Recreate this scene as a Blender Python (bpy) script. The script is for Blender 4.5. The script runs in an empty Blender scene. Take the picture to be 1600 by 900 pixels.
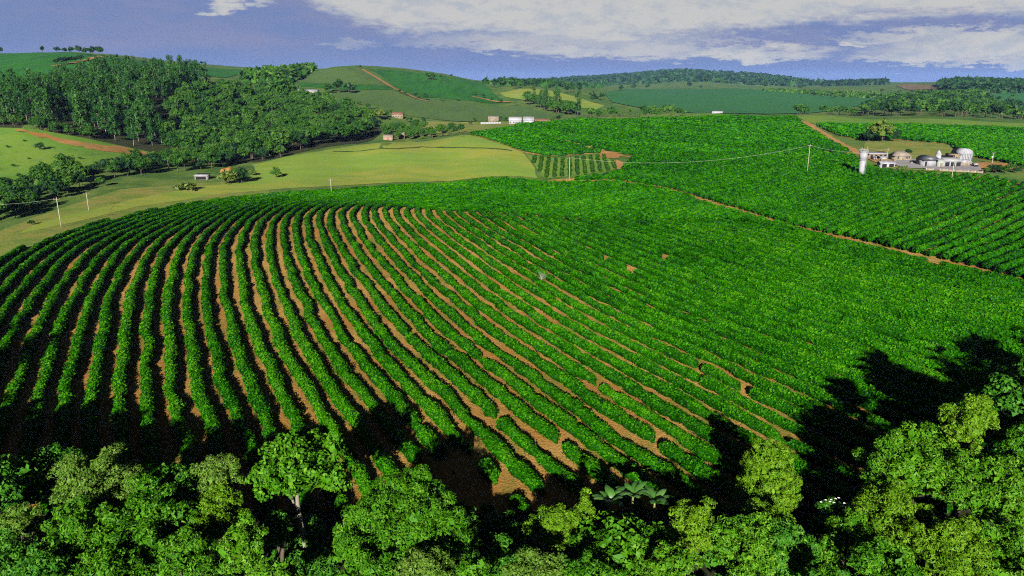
import bpy, math, random
import numpy as np
from mathutils import Vector, geometry

random.seed(7)
RNG = np.random.default_rng(11)
SC = bpy.context.scene
COL = SC.collection
R = math.radians

# ------------------------------------------------------------------ camera
CAM_Z = 42.0
PITCH = 15.7
FPX = 1142.0                       # focal length in pixels of the 1600 px wide photograph
cam_data = bpy.data.cameras.new('camera')
cam_data.sensor_width = 36.0
cam_data.lens = FPX / 1600 * 36.0
cam_data.clip_start = 0.5
cam_data.clip_end = 30000.0
cam = bpy.data.objects.new('camera', cam_data)
cam.location = (0, 0, CAM_Z)
cam.rotation_euler = (R(90 - PITCH), 0, 0)
COL.objects.link(cam)
SC.camera = cam

FWD = np.array([0, math.cos(R(PITCH)), -math.sin(R(PITCH))])
UPV = np.array([0, math.sin(R(PITCH)), math.cos(R(PITCH))])
RGT = np.array([1.0, 0, 0])


def ray(px, py):
    d = FWD + RGT * ((px - 800) / FPX) + UPV * ((450 - py) / FPX)
    return d


# ------------------------------------------------------------------ sun, sky, exposure
antisolar = ray(895, 537)
antisolar = antisolar / np.linalg.norm(antisolar)
sun_data = bpy.data.lights.new('sun', 'SUN')
sun_data.energy = 5.0
sun_data.angle = R(0.5)
sun_data.color = (1.0, 0.95, 0.86)
sun = bpy.data.objects.new('sun', sun_data)
sun.rotation_euler = Vector(antisolar).to_track_quat('-Z', 'Y').to_euler()
sun.location = (-20, -100, 120)
COL.objects.link(sun)
SUN_EL = math.asin(-antisolar[2])
SUN_AZ = math.atan2(-antisolar[0], -antisolar[1])

world = bpy.data.worlds.new('World')
SC.world = world
world.use_nodes = True
wn = world.node_tree
wn.nodes.clear()


class NT:
    """small helper for building node trees"""
    def __init__(s, tree):
        s.t = tree

    def n(s, typ, **kw):
        nd = s.t.nodes.new(typ)
        for k, v in kw.items():
            if k == 'inp':
                for kk, vv in v.items():
                    if hasattr(vv, 'is_output'):
                        s.t.links.new(vv, nd.inputs[kk])
                    else:
                        nd.inputs[kk].default_value = vv
            else:
                setattr(nd, k, v)
        return nd

    def m(s, op, a, b=0.0, c=0.0, clamp=False):
        nd = s.n('ShaderNodeMath', operation=op, use_clamp=clamp)
        for i, v in enumerate((a, b, c)):
            if hasattr(v, 'is_output'):
                s.t.links.new(v, nd.inputs[i])
            else:
                nd.inputs[i].default_value = v
        return nd.outputs[0]

    def ramp01(s, v, lo, hi, smooth=True):
        nd = s.n('ShaderNodeMapRange', interpolation_type='SMOOTHSTEP' if smooth else 'LINEAR')
        s.t.links.new(v, nd.inputs['Value'])
        nd.inputs['From Min'].default_value = lo
        nd.inputs['From Max'].default_value = hi
        return nd.outputs['Result']

    def mix(s, f, a, b):
        nd = s.n('ShaderNodeMix', data_type='RGBA')
        for i, v in ((0, f), (6, a), (7, b)):
            if hasattr(v, 'is_output'):
                s.t.links.new(v, nd.inputs[i])
            else:
                nd.inputs[i].default_value = v if i == 0 else (tuple(v) + (1.0,) if len(v) == 3 else v)
        return nd.outputs[2]

    def noise(s, vec, scale, detail=4.0, rough=0.55, dist=0.0):
        nd = s.n('ShaderNodeTexNoise')
        s.t.links.new(vec, nd.inputs['Vector'])
        nd.inputs['Scale'].default_value = scale
        nd.inputs['Detail'].default_value = detail
        nd.inputs['Roughness'].default_value = rough
        nd.inputs['Distortion'].default_value = dist
        return nd.outputs['Fac']


W = NT(wn)
SKY_STRENGTH = 0.05
EXPOSURE = 2.1
HAZE = 2.2e-5
tc = W.n('ShaderNodeTexCoord')
sep = W.n('ShaderNodeSeparateXYZ', inp={0: tc.outputs['Generated']})
az = W.m('ARCTAN2', sep.outputs[0], sep.outputs[1])
el = W.m('ARCSINE', sep.outputs[2])
sky = W.n('ShaderNodeTexSky', sky_type='NISHITA', sun_disc=False)
sky.sun_elevation = SUN_EL
sky.sun_rotation = SUN_AZ
sky.air_density = 0.07
sky.dust_density = 0.02
sky.ozone_density = 2.5
# cloud layer seen edge-on near the horizon: project the direction on a flat cloud deck
comb = W.n('ShaderNodeCombineXYZ', inp={0: W.m('MULTIPLY', az, 5.0), 1: W.m('MULTIPLY', el, 26.0), 2: 0.0})
cv = comb.outputs[0]
warp = W.m('MULTIPLY', W.m('SUBTRACT', W.noise(cv, 2.2, 7.0, 0.62), 0.5), 1.0)
warp2 = W.m('MULTIPLY', W.m('SUBTRACT', W.noise(cv, 5.5, 6.0, 0.6), 0.5), 1.0)
comb3 = W.n('ShaderNodeCombineXYZ', inp={0: W.m('MULTIPLY', az, 11.0), 1: W.m('MULTIPLY', el, 26.0), 2: 3.0})
warp3 = W.m('SUBTRACT', W.noise(comb3.outputs[0], 4.5, 8.0, 0.68), 0.5)
elw = W.m('ADD', el, W.m('ADD', W.m('MULTIPLY', warp, 0.040), W.m('ADD', W.m('MULTIPLY', warp2, 0.020), W.m('MULTIPLY', warp3, 0.028))))
azw = W.m('ADD', az, W.m('ADD', W.m('MULTIPLY', warp2, 0.10), W.m('MULTIPLY', warp, 0.05)))


def azel(px, py):
    d = ray(px, py)
    d = d / np.linalg.norm(d)
    return math.atan2(d[0], d[1]), math.asin(d[2])


# upper cloud bank: lower edge height against azimuth
fc = W.n('ShaderNodeFloatCurve')
edge = [(-3.14, 150), (-0.9, 70), (azel(60, 0)[0], -60), (azel(300, 0)[0], -35), (azel(450, 0)[0], -14), (azel(540, 0)[0], 24), (azel(640, 0)[0], 42),
        (azel(760, 0)[0], 44), (azel(900, 0)[0], 60), (azel(1040, 0)[0], 58), (azel(1160, 0)[0], 42),
        (azel(1300, 0)[0], 34), (azel(1500, 0)[0], 30), (azel(1600, 0)[0], 34), (1.2, 60), (3.14, 150)]
cm = fc.mapping
cu = cm.curves[0]
pts = [((a + 3.1416) / 6.2832, (azel(800, y)[1] if y < 130 else -0.02) * 2.0 + 0.3) for a, y in edge]
cu.points[0].location = pts[0]
cu.points[1].location = pts[-1]
for p in pts[1:-1]:
    cu.points.new(*p)
cm.update()
wn.links.new(W.m('DIVIDE', W.m('ADD', az, 3.1416), 6.2832), fc.inputs['Value'])
edge_el = W.m('DIVIDE', W.m('SUBTRACT', fc.outputs[0], 0.3), 2.0)
bank = W.ramp01(W.m('SUBTRACT', elw, edge_el), -0.014, 0.007)
# high up the bank breaks into open sky
hv = W.n('ShaderNodeVectorMath', operation='DIVIDE')
wn.links.new(tc.outputs['Generated'], hv.inputs[0])
zz = W.m('ADD', W.m('ABSOLUTE', sep.outputs[2]), 0.12)
zc = W.n('ShaderNodeCombineXYZ', inp={0: zz, 1: zz, 2: zz})
wn.links.new(zc.outputs[0], hv.inputs[1])
deck = W.noise(hv.outputs[0], 1.6, 6.0, 0.55)
breaks = W.ramp01(deck, 0.55, 0.72)
side = W.ramp01(W.m('ABSOLUTE', az), 0.75, 1.3)
hi = W.m('MAXIMUM', W.ramp01(el, 0.11, 0.26), side)
bank = W.m('MULTIPLY', bank, W.m('SUBTRACT', 1.0, W.m('MULTIPLY', hi, W.m('SUBTRACT', 1.0, breaks))))
cloud = bank
# single cumulus heaps and streaks below the bank: centre px, py, half width, half height, strength
heaps = [(350, 14, 16, 12, 1.0), (385, 2, 26, 9, 0.9), (790, 76, 50, 10, 0.9), (900, 82, 62, 14, 0.9), (1010, 80, 64, 15, 0.85),
         (1165, 87, 90, 12, 1.0), (1125, 76, 22, 6, 0.9), (1333, 69, 18, 6, 1.0), (1445, 93, 80, 9, 0.95), (1560, 98, 50, 7, 0.8), (1540, 55, 150, 8, 0.9),
         (1580, 76, 140, 20, 1.0), (1425, 62, 70, 5, 0.5), (880, 64, 190, 13, 0.7), (545, 72, 34, 5, 0.35), (1080, 64, 80, 5, 0.5)]
for (px, py, hw, hh, st) in heaps:
    a0, e0 = azel(px, py)
    dx = W.m('MULTIPLY', W.m('SUBTRACT', azw, a0), FPX / hw)
    dy = W.m('MULTIPLY', W.m('SUBTRACT', elw, e0), FPX / hh)
    dy = W.m('MULTIPLY', dy, W.m('ADD', 1.0, W.m('MULTIPLY', W.m('LESS_THAN', dy, 0.0), 0.9)))
    dd = W.m('ADD', W.m('MULTIPLY', dx, dx), W.m('MULTIPLY', dy, dy))
    f = W.m('MULTIPLY', W.ramp01(dd, 2.3, 0.05), st)
    cloud = W.m('MAXIMUM', cloud, f)
K = 1.0 / SKY_STRENGTH / 2 ** EXPOSURE       # cloud radiances below are given as they appear in the picture
lav = W.mix(W.ramp01(W.noise(cv, 1.3, 5.0, 0.6), 0.38, 0.66), (0.17 * K, 0.235 * K, 0.455 * K), (0.225 * K, 0.255 * K, 0.435 * K))
base = W.mix(W.ramp01(el, 0.008, 0.05), (0.165 * K, 0.235 * K, 0.48 * K), lav)
whites = W.mix(W.ramp01(W.noise(comb3.outputs[0], 2.6, 7.0, 0.65), 0.34, 0.56), (0.44 * K, 0.475 * K, 0.52 * K), (0.56 * K, 0.555 * K, 0.54 * K))
veil = W.mix(W.ramp01(el, 0.16, 0.36), base, sky.outputs[0])     # thin lavender veil low down, clear Nishita sky above
skycol = W.mix(cloud, veil, whites)
bg = W.n('ShaderNodeBackground', inp={'Color': skycol, 'Strength': SKY_STRENGTH})
wo = W.n('ShaderNodeOutputWorld')
wn.links.new(bg.outputs[0], wo.inputs['Surface'])

SC.view_settings.view_transform = 'Standard'
SC.view_settings.look = 'None'
SC.view_settings.gamma = 1.0
SC.view_settings.use_curve_mapping = False
SC.view_settings.exposure = EXPOSURE
SC.render.engine = 'CYCLES'
SC.cycles.max_bounces = 4
SC.cycles.use_adaptive_sampling = True
SC.cycles.adaptive_threshold = 0.012
SC.cycles.diffuse_bounces = 1
SC.cycles.glossy_bounces = 1
SC.cycles.transmission_bounces = 2
SC.cycles.transparent_max_bounces = 4
SC.cycles.volume_bounces = 0
SC.cycles.use_denoising = False
SC.cycles.filter_width = 1.1
SC.cycles.caustics_reflective = False
SC.cycles.caustics_refractive = False


# ------------------------------------------------------------------ mesh helpers
def tag(o, label=None, cat=None, group=None, kind=None):
    if label: o['label'] = label
    if cat: o['category'] = cat
    if group: o['group'] = group
    if kind: o['kind'] = kind
    return o


def tri_mesh(name, V, T, mats, tone=None, midx=None, smooth=False):
    me = bpy.data.meshes.new(name)
    V = np.asarray(V, dtype=np.float32)
    T = np.asarray(T, dtype=np.int32)
    me.vertices.add(len(V))
    me.vertices.foreach_set('co', V.ravel())
    me.loops.add(len(T) * 3)
    me.loops.foreach_set('vertex_index', T.ravel())
    me.polygons.add(len(T))
    me.polygons.foreach_set('loop_start', np.arange(0, len(T) * 3, 3, dtype=np.int32))
    if midx is not None:
        me.polygons.foreach_set('material_index', np.asarray(midx, dtype=np.int32))
    if smooth:
        me.polygons.foreach_set('use_smooth', np.ones(len(T), dtype=bool))
    me.update(calc_edges=True)
    if tone is not None:
        a = me.attributes.new('tone', 'FLOAT', 'FACE')
        a.data.foreach_set('value', np.asarray(tone, dtype=np.float32))
    for m in (mats if isinstance(mats, (list, tuple)) else [mats]):
        me.materials.append(m)
    return me


def add(name, me, parent=None, loc=None, rz=0.0, scale=None):
    o = bpy.data.objects.new(name, me)
    COL.objects.link(o)
    if parent: o.parent = parent
    if loc is not None: o.location = loc
    if rz: o.rotation_euler = (0, 0, rz)
    if scale is not None: o.scale = scale
    return o


class MB:
    """mesh builder: collects boxes, tubes, prisms; builds one triangle mesh"""
    def __init__(s):
        s.V, s.T = [], []

    def _add(s, v, faces):
        b = len(s.V)
        s.V.extend(v)
        for f in faces:
            for i in range(1, len(f) - 1):
                s.T.append((b + f[0], b + f[i], b + f[i + 1]))
        return s

    def box(s, x0, x1, y0, y1, z0, z1):
        v = [(x0, y0, z0), (x1, y0, z0), (x1, y1, z0), (x0, y1, z0), (x0, y0, z1), (x1, y0, z1), (x1, y1, z1), (x0, y1, z1)]
        return s._add(v, [(3, 2, 1, 0), (4, 5, 6, 7), (0, 1, 5, 4), (1, 2, 6, 5), (2, 3, 7, 6), (3, 0, 4, 7)])

    def gable(s, x0, x1, y0, y1, z0, z1, th=0.12, axis='x'):
        """gabled roof slab, ridge along axis"""
        if axis == 'x':
            ym = (y0 + y1) / 2
            prof = [(y0, z0), (ym, z1), (y1, z0), (y1, z0 - th), (ym, z1 - th), (y0, z0 - th)]
            v = [(x0, a, b) for a, b in prof] + [(x1, a, b) for a, b in prof]
        else:
            xm = (x0 + x1) / 2
            prof = [(x0, z0), (xm, z1), (x1, z0), (x1, z0 - th), (xm, z1 - th), (x0, z0 - th)]
            v = [(a, y1, b) for a, b in prof] + [(a, y0, b) for a, b in prof]
        f = [(0, 1, 4, 5), (1, 2, 3, 4), (11, 10, 7, 6), (10, 9, 8, 7)]
        for i in range(6):
            j = (i + 1) % 6
            f.append((i, i + 6, j + 6, j))
        return s._add(v, f)

    def hip(s, x0, x1, y0, y1, z0, z1, inset):
        ym = (y0 + y1) / 2
        v = [(x0, y0, z0), (x1, y0, z0), (x1, y1, z0), (x0, y1, z0), (x0 + inset, ym, z1), (x1 - inset, ym, z1)]
        return s._add(v, [(0, 1, 5, 4), (1, 2, 5), (2, 3, 4, 5), (3, 0, 4), (3, 2, 1, 0)])

    def gable_wall(s, x0, x1, y0, y1, z0, z1, zr):
        """house body with gable ends at x0 and x1 (ridge along x)"""
        ym = (y0 + y1) / 2
        v = [(x0, y0, z0), (x0, y1, z0), (x0, y1, z1), (x0, ym, zr), (x0, y0, z1), (x1, y0, z0), (x1, y1, z0), (x1, y1, z1), (x1, ym, zr), (x1, y0, z1)]
        return s._add(v, [(0, 4, 3, 2, 1), (5, 6, 7, 8, 9), (0, 5, 9, 4), (1, 2, 7, 6), (4, 9, 8, 3), (3, 8, 7, 2), (0, 1, 6, 5)])

    def arch(s, x0, x1, y0, y1, z0, zr, th=0.1, n=10, solid=True):
        """barrel roof, ridge along y"""
        v, f = [], []
        xm, hw = (x0 + x1) / 2, (x1 - x0) / 2
        for k in range(n + 1):
            a = math.pi * k / n
            x, z = xm - hw * math.cos(a), z0 + (zr - z0) * math.sin(a)
            v += [(x, y0, z), (x, y1, z)]
        for k in range(n):
            f.append((2 * k, 2 * k + 1, 2 * k + 3, 2 * k + 2))
        f.append(tuple(range(0, 2 * n + 2, 2)))
        f.append(tuple(range(2 * n + 1, 0, -2)))
        f.append((0, 2 * n, 2 * n + 1, 1))
        return s._add(v, f)

    def tube(s, pts, rad, n=8, cap=True):
        pts = [Vector(p) for p in pts]
        v, f = [], []
        for i, p in enumerate(pts):
            d = (pts[min(i + 1, len(pts) - 1)] - pts[max(i - 1, 0)]).normalized()
            a = d.orthogonal().normalized() if abs(d.z) < 0.95 else Vector((1, 0, 0))
            a = (a - d * a.dot(d)).normalized()
            b = d.cross(a)
            for k in range(n):
                t = 2 * math.pi * k / n
                v.append(tuple(p + (a * math.cos(t) + b * math.sin(t)) * rad[i]))
        for i in range(len(pts) - 1):
            for k in range(n):
                f.append((i * n + k, i * n + (k + 1) % n, (i + 1) * n + (k + 1) % n, (i + 1) * n + k))
        if cap:
            f.append(tuple(range(n - 1, -1, -1)))
            f.append(tuple((len(pts) - 1) * n + k for k in range(n)))
        return s._add(v, f)

    def mesh(s, name, mat, smooth=False):
        return tri_mesh(name, s.V, s.T, mat, smooth=smooth)

    def build(s, name, mat, parent=None, smooth=False):
        return add(name, s.mesh(name, mat, smooth), parent)


def empty(name, loc=(0, 0, 0), rz=0.0):
    o = bpy.data.objects.new(name, None)
    o.empty_display_size = 0.5
    o.location = loc
    o.rotation_euler = (0, 0, rz)
    COL.objects.link(o)
    return o


# ------------------------------------------------------------------ materials
ALB = 0.50


def tint(c):
    return tuple(x * ALB for x in c)


def new_mat(name):
    m = bpy.data.materials.new(name)
    m.use_nodes = True
    m.node_tree.nodes.clear()
    return m, NT(m.node_tree)


def finish(N, shader):
    o = N.n('ShaderNodeOutputMaterial')
    N.t.links.new(shader, o.inputs['Surface'])


def plain(name, c, rough=0.7, spec=0.3, wear=0.25, scale=0.6, metal=0.0):
    c = tuple(x * 0.55 for x in c)
    m, N = new_mat(name)
    g = N.n('ShaderNodeNewGeometry')
    f = N.noise(g.outputs['Position'], scale, 6.0, 0.6)
    f2 = N.noise(g.outputs['Position'], scale * 7, 4.0, 0.6)
    f = N.m('ADD', N.m('MULTIPLY', f, 0.65), N.m('MULTIPLY', f2, 0.35))
    col = N.mix(N.ramp01(f, 0.35, 0.68), tuple(x * (1 - wear) for x in c), tuple(min(1, x * (1 + wear * 0.5)) for x in c))
    p = N.n('ShaderNodeBsdfPrincipled', inp={'Base Color': col, 'Roughness': rough, 'Specular IOR Level': spec, 'Metallic': metal})
    finish(N, p.outputs[0])
    return m


def leaf_mat(name, stops, rough=0.55, spec=0.08, transl=0.22, vary=0.25, patch=0.0):
    """stops: colours from the darkest to the lightest leaf"""
    stops = [tint(s_) for s_ in stops]
    m, N = new_mat(name)
    at = N.n('ShaderNodeAttribute', attribute_name='tone')
    oi = N.n('ShaderNodeObjectInfo')
    t = N.m('ADD', at.outputs['Fac'], N.m('MULTIPLY', N.m('SUBTRACT', oi.outputs['Random'], 0.5), vary), clamp=True)
    if patch:
        g = N.n('ShaderNodeNewGeometry')
        pn = N.noise(g.outputs['Position'], 0.022, 5.0, 0.6, 0.5)
        pn2 = N.noise(g.outputs['Position'], 0.16, 4.0, 0.6)
        dv = N.m('ADD', N.m('MULTIPLY', N.m('SUBTRACT', pn, 0.5), patch * 2.2), N.m('MULTIPLY', N.m('SUBTRACT', pn2, 0.5), patch * 1.5))
        t = N.m('ADD', t, dv, clamp=True)
    cr = N.n('ShaderNodeValToRGB')
    cr.color_ramp.elements[0].color = tuple(stops[0]) + (1,)
    cr.color_ramp.elements[1].color = tuple(stops[-1]) + (1,)
    for i, s_ in enumerate(stops[1:-1]):
        e = cr.color_ramp.elements.new((i + 1) / (len(stops) - 1))
        e.color = tuple(s_) + (1,)
    N.t.links.new(t, cr.inputs[0])
    p = N.n('ShaderNodeBsdfPrincipled', inp={'Base Color': cr.outputs[0], 'Roughness': rough, 'Specular IOR Level': spec})
    tr = N.n('ShaderNodeBsdfTranslucent', inp={'Color': cr.outputs[0]})
    mx = N.n('ShaderNodeMixShader', inp={0: transl, 1: p.outputs[0], 2: tr.outputs[0]})
    finish(N, mx.outputs[0])
    return m


def ground_mat(name, cols, scales=(0.02, 0.12, 0.9), bump=0.3, thr=((0.4, 0.6), (0.42, 0.62)), stretch=None, fine=0.5, bscale=1.2):
    """three colours mixed by a coarse and a middle noise, plus fine grain"""
    cols = [tint(c_) for c_ in cols]
    m, N = new_mat(name)
    g = N.n('ShaderNodeNewGeometry')
    pos = g.outputs['Position']
    if stretch:
        mp = N.n('ShaderNodeMapping')
        N.t.links.new(pos, mp.inputs['Vector'])
        mp.inputs['Rotation'].default_value = (0, 0, stretch[0])
        mp.inputs['Scale'].default_value = (stretch[1], stretch[2], 1)
        spos = mp.outputs[0]
    else:
        spos = pos
    a = N.ramp01(N.noise(pos, scales[0], 6.0, 0.6, 0.4), *thr[0])
    b = N.ramp01(N.noise(spos, scales[1], 6.0, 0.65), *thr[1])
    c = N.noise(pos, scales[2], 5.0, 0.7)
    col = N.mix(a, cols[0], cols[1])
    col = N.mix(N.m('MULTIPLY', b, 0.8), col, cols[2])
    gr = N.ramp01(c, 0.25, 0.75, False)
    col = N.mix(N.m('MULTIPLY', N.m('SUBTRACT', 1.0, gr), fine), col, tuple(x * 0.45 for x in cols[0]))
    p = N.n('ShaderNodeBsdfPrincipled', inp={'Base Color': col, 'Roughness': 0.9, 'Specular IOR Level': 0.1})
    bp = N.n('ShaderNodeBump', inp={'Strength': bump, 'Distance': 0.5, 'Height': N.noise(pos, bscale, 6.0, 0.7)})
    N.t.links.new(bp.outputs[0], p.inputs['Normal'])
    finish(N, p.outputs[0])
    return m


# ------------------------------------------------------------------ terrain
def at_px(px, py, Y):
    d = ray(px, py)
    p = np.array([0, 0, CAM_Z]) + d * (Y / d[1])
    return p


ctrl = []
for yy in (-400, -150, -40, 20, 60, 100, 150, 200, 250):
    for xx in (-90, -45, 0, 45, 90):
        if abs(xx) <= yy * 0.62 + 50 or yy < 60:
            ctrl.append((xx, yy, 0.0))
for xx, yy, zz_ in ((-160, 60, -1), (-150, 130, -1.5), (160, 60, 0), (150, 130, 0.5), (-1500, -800, 5), (1500, -800, 5), (0, -2500, 5),
                    (-400, 0, 0), (400, 0, 2), (-300, -200, 0), (300, -200, 0)):
    ctrl.append((xx, yy, zz_))
for c in [
    # far edge of the curved coffee field, pale grass field
    (100, 362, 208), (270, 322, 262), (400, 305, 286), (560, 296, 301), (700, 288, 318), (840, 283, 328),
    (400, 272, 345), (560, 262, 365), (400, 252, 385), (500, 236, 410), (600, 224, 430), (730, 210, 460), (700, 250, 378), (820, 262, 352),
    # left valley and pasture
    (0, 368, 205), (0, 340, 240), (70, 318, 262), (150, 286, 305), (220, 290, 300), (285, 270, 340), (350, 262, 358),
    (60, 285, 305), (0, 290, 300), (100, 252, 350), (0, 250, 350), (0, 215, 385), (60, 225, 380), (150, 240, 375), (230, 247, 385),
    # eucalyptus hill
    (40, 203, 398), (150, 219, 408), (230, 236, 415), (320, 243, 425), (-150, 210, 390),
    (200, 170, 520), (80, 160, 520), (-60, 150, 560), (300, 185, 520), (120, 130, 650), (230, 125, 680), (330, 128, 720), (0, 125, 680),
    (0, 101, 850), (70, 86, 950), (165, 92, 930), (-200, 95, 900), (260, 103, 1050), (340, 108, 1200), (420, 111, 1300), (300, 118, 830),
    # mixed wood
    (400, 235, 470), (480, 215, 500), (560, 212, 545), (440, 180, 600), (400, 150, 680), (500, 172, 620), (560, 178, 610), (600, 205, 570),
    # middle hill
    (460, 147, 720), (540, 107, 1000), (495, 122, 900), (590, 112, 1050), (480, 112, 1150), (560, 135, 850), (600, 150, 800), (540, 158, 720), (650, 180, 680),
    (700, 165, 820), (740, 186, 700), (690, 120, 1150), (640, 135, 980), (760, 130, 1400), (770, 165, 900), (800, 178, 760),
    # hamlet valley
    (640, 200, 610), (700, 196, 630), (760, 193, 640), (830, 190, 650), (900, 183, 700), (980, 182, 720),
    (640, 222, 520), (740, 206, 540),
    # right hand fields
    (890, 275, 338), (870, 241, 400), (960, 241, 395), (950, 262, 352), (1085, 312, 265), (1200, 344, 222), (1350, 382, 190), (1600, 441, 152),
    (1263, 271, 312), (1345, 273, 306), (1487, 284, 288), (1600, 300, 270), (1450, 262, 318), (1380, 245, 350), (1560, 256, 325),
    (1110, 240, 385), (1260, 230, 400), (1000, 210, 470), (850, 208, 470), (1150, 205, 480), (1400, 218, 430), (1550, 228, 410), (1300, 212, 445),
    (1700, 230, 410), (1750, 205, 500), (1620, 330, 240), (1750, 420, 170),
    (800, 200, 510), (900, 191, 545), (1000, 187, 560), (1130, 182, 590), (1280, 181, 600), (1450, 185, 590), (1600, 192, 575), (1700, 197, 560),
    # beyond the crest
    (950, 178, 820), (1130, 178, 800), (1050, 176, 900), (940, 163, 960), (880, 152, 1000), (820, 140, 1080), (900, 142, 1200),
    (1000, 168, 1050), (1000, 150, 1400), (960, 140, 1650), (1150, 139, 1700), (1300, 145, 1600), (1250, 168, 1050), (1120, 172, 980), (1200, 178, 860),
    (1330, 180, 800), (1400, 170, 900), (1480, 160, 1050), (1350, 155, 1250), (1550, 165, 1000), (1600, 185, 800), (1550, 148, 1300), (1450, 146, 1500),
    (1600, 150, 1300), (1520, 136, 1700), (1480, 131, 1900), (1600, 135, 1800), (1400, 140, 2000), (1300, 136, 2200), (1750, 150, 1300), (1750, 130, 2000),
    # far ridges
    (1060, 112, 5220), (980, 118, 5220), (900, 124, 5075), (1130, 116, 5075), (1210, 121, 4930), (1290, 131, 4785), (1370, 128, 4350), (1430, 135, 4350),
    (780, 128, 5075), (850, 132, 2989), (1000, 133, 2989), (1150, 132, 2989), (1250, 136, 2875), (840, 136, 2070), (1050, 137, 2415),
    (1530, 130, 2989), (1650, 132, 2989), (680, 127, 4350), (560, 118, 2875), (420, 114, 2875), (300, 112, 2875), (100, 108, 2875), (0, 112, 2875), (-300, 112, 2875), (1900, 132, 2989),
]:
    ctrl.append(tuple(at_px(*c)))
for a in (-50, -30, -15, 0, 15, 30, 50, 90, 140, 180, -140, -90):
    ctrl.append((7600 * math.sin(R(a)), 7600 * math.cos(R(a)), 20.0))
    ctrl.append((9500 * math.sin(R(a)), 9500 * math.cos(R(a)), 24.0))
ctrl = np.array(ctrl)


def warp_xy(x, y):
    y = y + 30.0
    r = np.hypot(x, y) + 1e-6
    s = np.log1p(r / 70.0)
    return np.stack([x / r * s * 1.5, y / r * s], -1)


def tps_k(d2):
    return np.where(d2 > 1e-12, 0.5 * d2 * np.log(np.maximum(d2, 1e-12)), 0.0)


PW = warp_xy(ctrl[:, 0], ctrl[:, 1])
n = len(PW)
D2 = ((PW[:, None] - PW[None]) ** 2).sum(-1)
A = np.zeros((n + 3, n + 3))
A[:n, :n] = tps_k(D2) + np.eye(n) * 2e-4
A[:n, n] = 1
A[:n, n + 1:] = PW
A[n:, :n] = A[:n, n:].T
sol = np.linalg.solve(A, np.concatenate([ctrl[:, 2], np.zeros(3)]))


def tps(x, y):
    q = warp_xy(np.asarray(x, float), np.asarray(y, float))
    out = np.empty(len(q))
    for i in range(0, len(q), 20000):
        qq = q[i:i + 20000]
        d2 = ((qq[:, None] - PW[None]) ** 2).sum(-1)
        out[i:i + 20000] = tps_k(d2) @ sol[:n] + sol[n] + qq @ sol[n + 1:]
    return out


OY = -30.0                                   # centre of the polar terrain grid
AZS = np.concatenate([np.arange(-180, -50, 5.0), np.arange(-50, 50.01, 0.36), np.arange(55, 180.01, 5.0)])
RS = np.exp(np.linspace(math.log(4.0), math.log(9800.0), 360))
ga, gr_ = np.meshgrid(np.radians(AZS), RS, indexing='ij')
GX = gr_ * np.sin(ga)
GY = gr_ * np.cos(ga) + OY
GZ = tps(GX.ravel(), GY.ravel()).reshape(GX.shape)
# small undulation away from the field
_u = 0.35 * np.sin(GX * 0.045 + 1.1) * np.sin(GY * 0.038 + 0.4) + 0.2 * np.sin(GX * 0.11 + GY * 0.07)
GZ = GZ + _u * np.clip((gr_ - 330) / 200, 0, 1.5)


def h(x, y):
    x = np.asarray(x, float)
    y = np.asarray(y, float)
    a = np.degrees(np.arctan2(x, y - OY))
    r = np.hypot(x, y - OY)
    ia = np.clip(np.interp(a, AZS, np.arange(len(AZS))), 0, len(AZS) - 1.001)
    ir = np.clip((np.log(np.maximum(r, 4.0)) - math.log(4.0)) / (math.log(9800.0) - math.log(4.0)) * (len(RS) - 1), 0, len(RS) - 1.001)
    i0, j0 = ia.astype(int), ir.astype(int)
    fa, fr = ia - i0, ir - j0
    return (GZ[i0, j0] * (1 - fa) * (1 - fr) + GZ[i0 + 1, j0] * fa * (1 - fr) + GZ[i0, j0 + 1] * (1 - fa) * fr + GZ[i0 + 1, j0 + 1] * fa * fr)


TT = np.exp(np.linspace(math.log(25.0), math.log(9000.0), 2600))


def hit(pxs, lift=0.0):
    """where the view rays of photograph pixels meet the terrain -> (n,2) x,y"""
    out = []
    for px, py in pxs:
        d = ray(px, py)
        d = d / d[1]
        x, y, z = d[0] * TT, TT, CAM_Z + d[2] * TT
        below = z < h(x, y) + lift
        i = int(np.argmax(below)) if below.any() else len(TT) - 1
        if i > 0 and below.any():
            t0, t1 = TT[i - 1], TT[i]
            e0 = CAM_Z + d[2] * t0 - h(d[0] * t0, t0) - lift
            e1 = CAM_Z + d[2] * t1 - h(d[0] * t1, t1) - lift
            t = t0 + (t1 - t0) * e0 / (e0 - e1 + 1e-9)
        else:
            t = TT[i]
        out.append((d[0] * t, t))
    return np.array(out)


def P3(px, py, dz=0.0):
    x, y = hit([(px, py)])[0]
    return np.array([x, y, float(h(x, y)) + dz])


def inside(P, poly):
    x, y = P[:, 0], P[:, 1]
    c = np.zeros(len(P), bool)
    j = len(poly) - 1
    for i in range(len(poly)):
        xi, yi = poly[i]
        xj, yj = poly[j]
        if yi != yj:
            m = ((yi > y) != (yj > y)) & (x < (xj - xi) * (y - yi) / (yj - yi) + xi)
            c ^= m
        j = i
    return c


def densify(poly, step, closed=True):
    out = []
    m = len(poly)
    for i in range(m if closed else m - 1):
        a, b = np.array(poly[i], float), np.array(poly[(i + 1) % m], float)
        k = max(1, int(np.linalg.norm(b - a) / step))
        for q in range(k):
            out.append(a + (b - a) * q / k)
    if not closed:
        out.append(np.array(poly[-1], float))
    return np.array(out)


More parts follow.
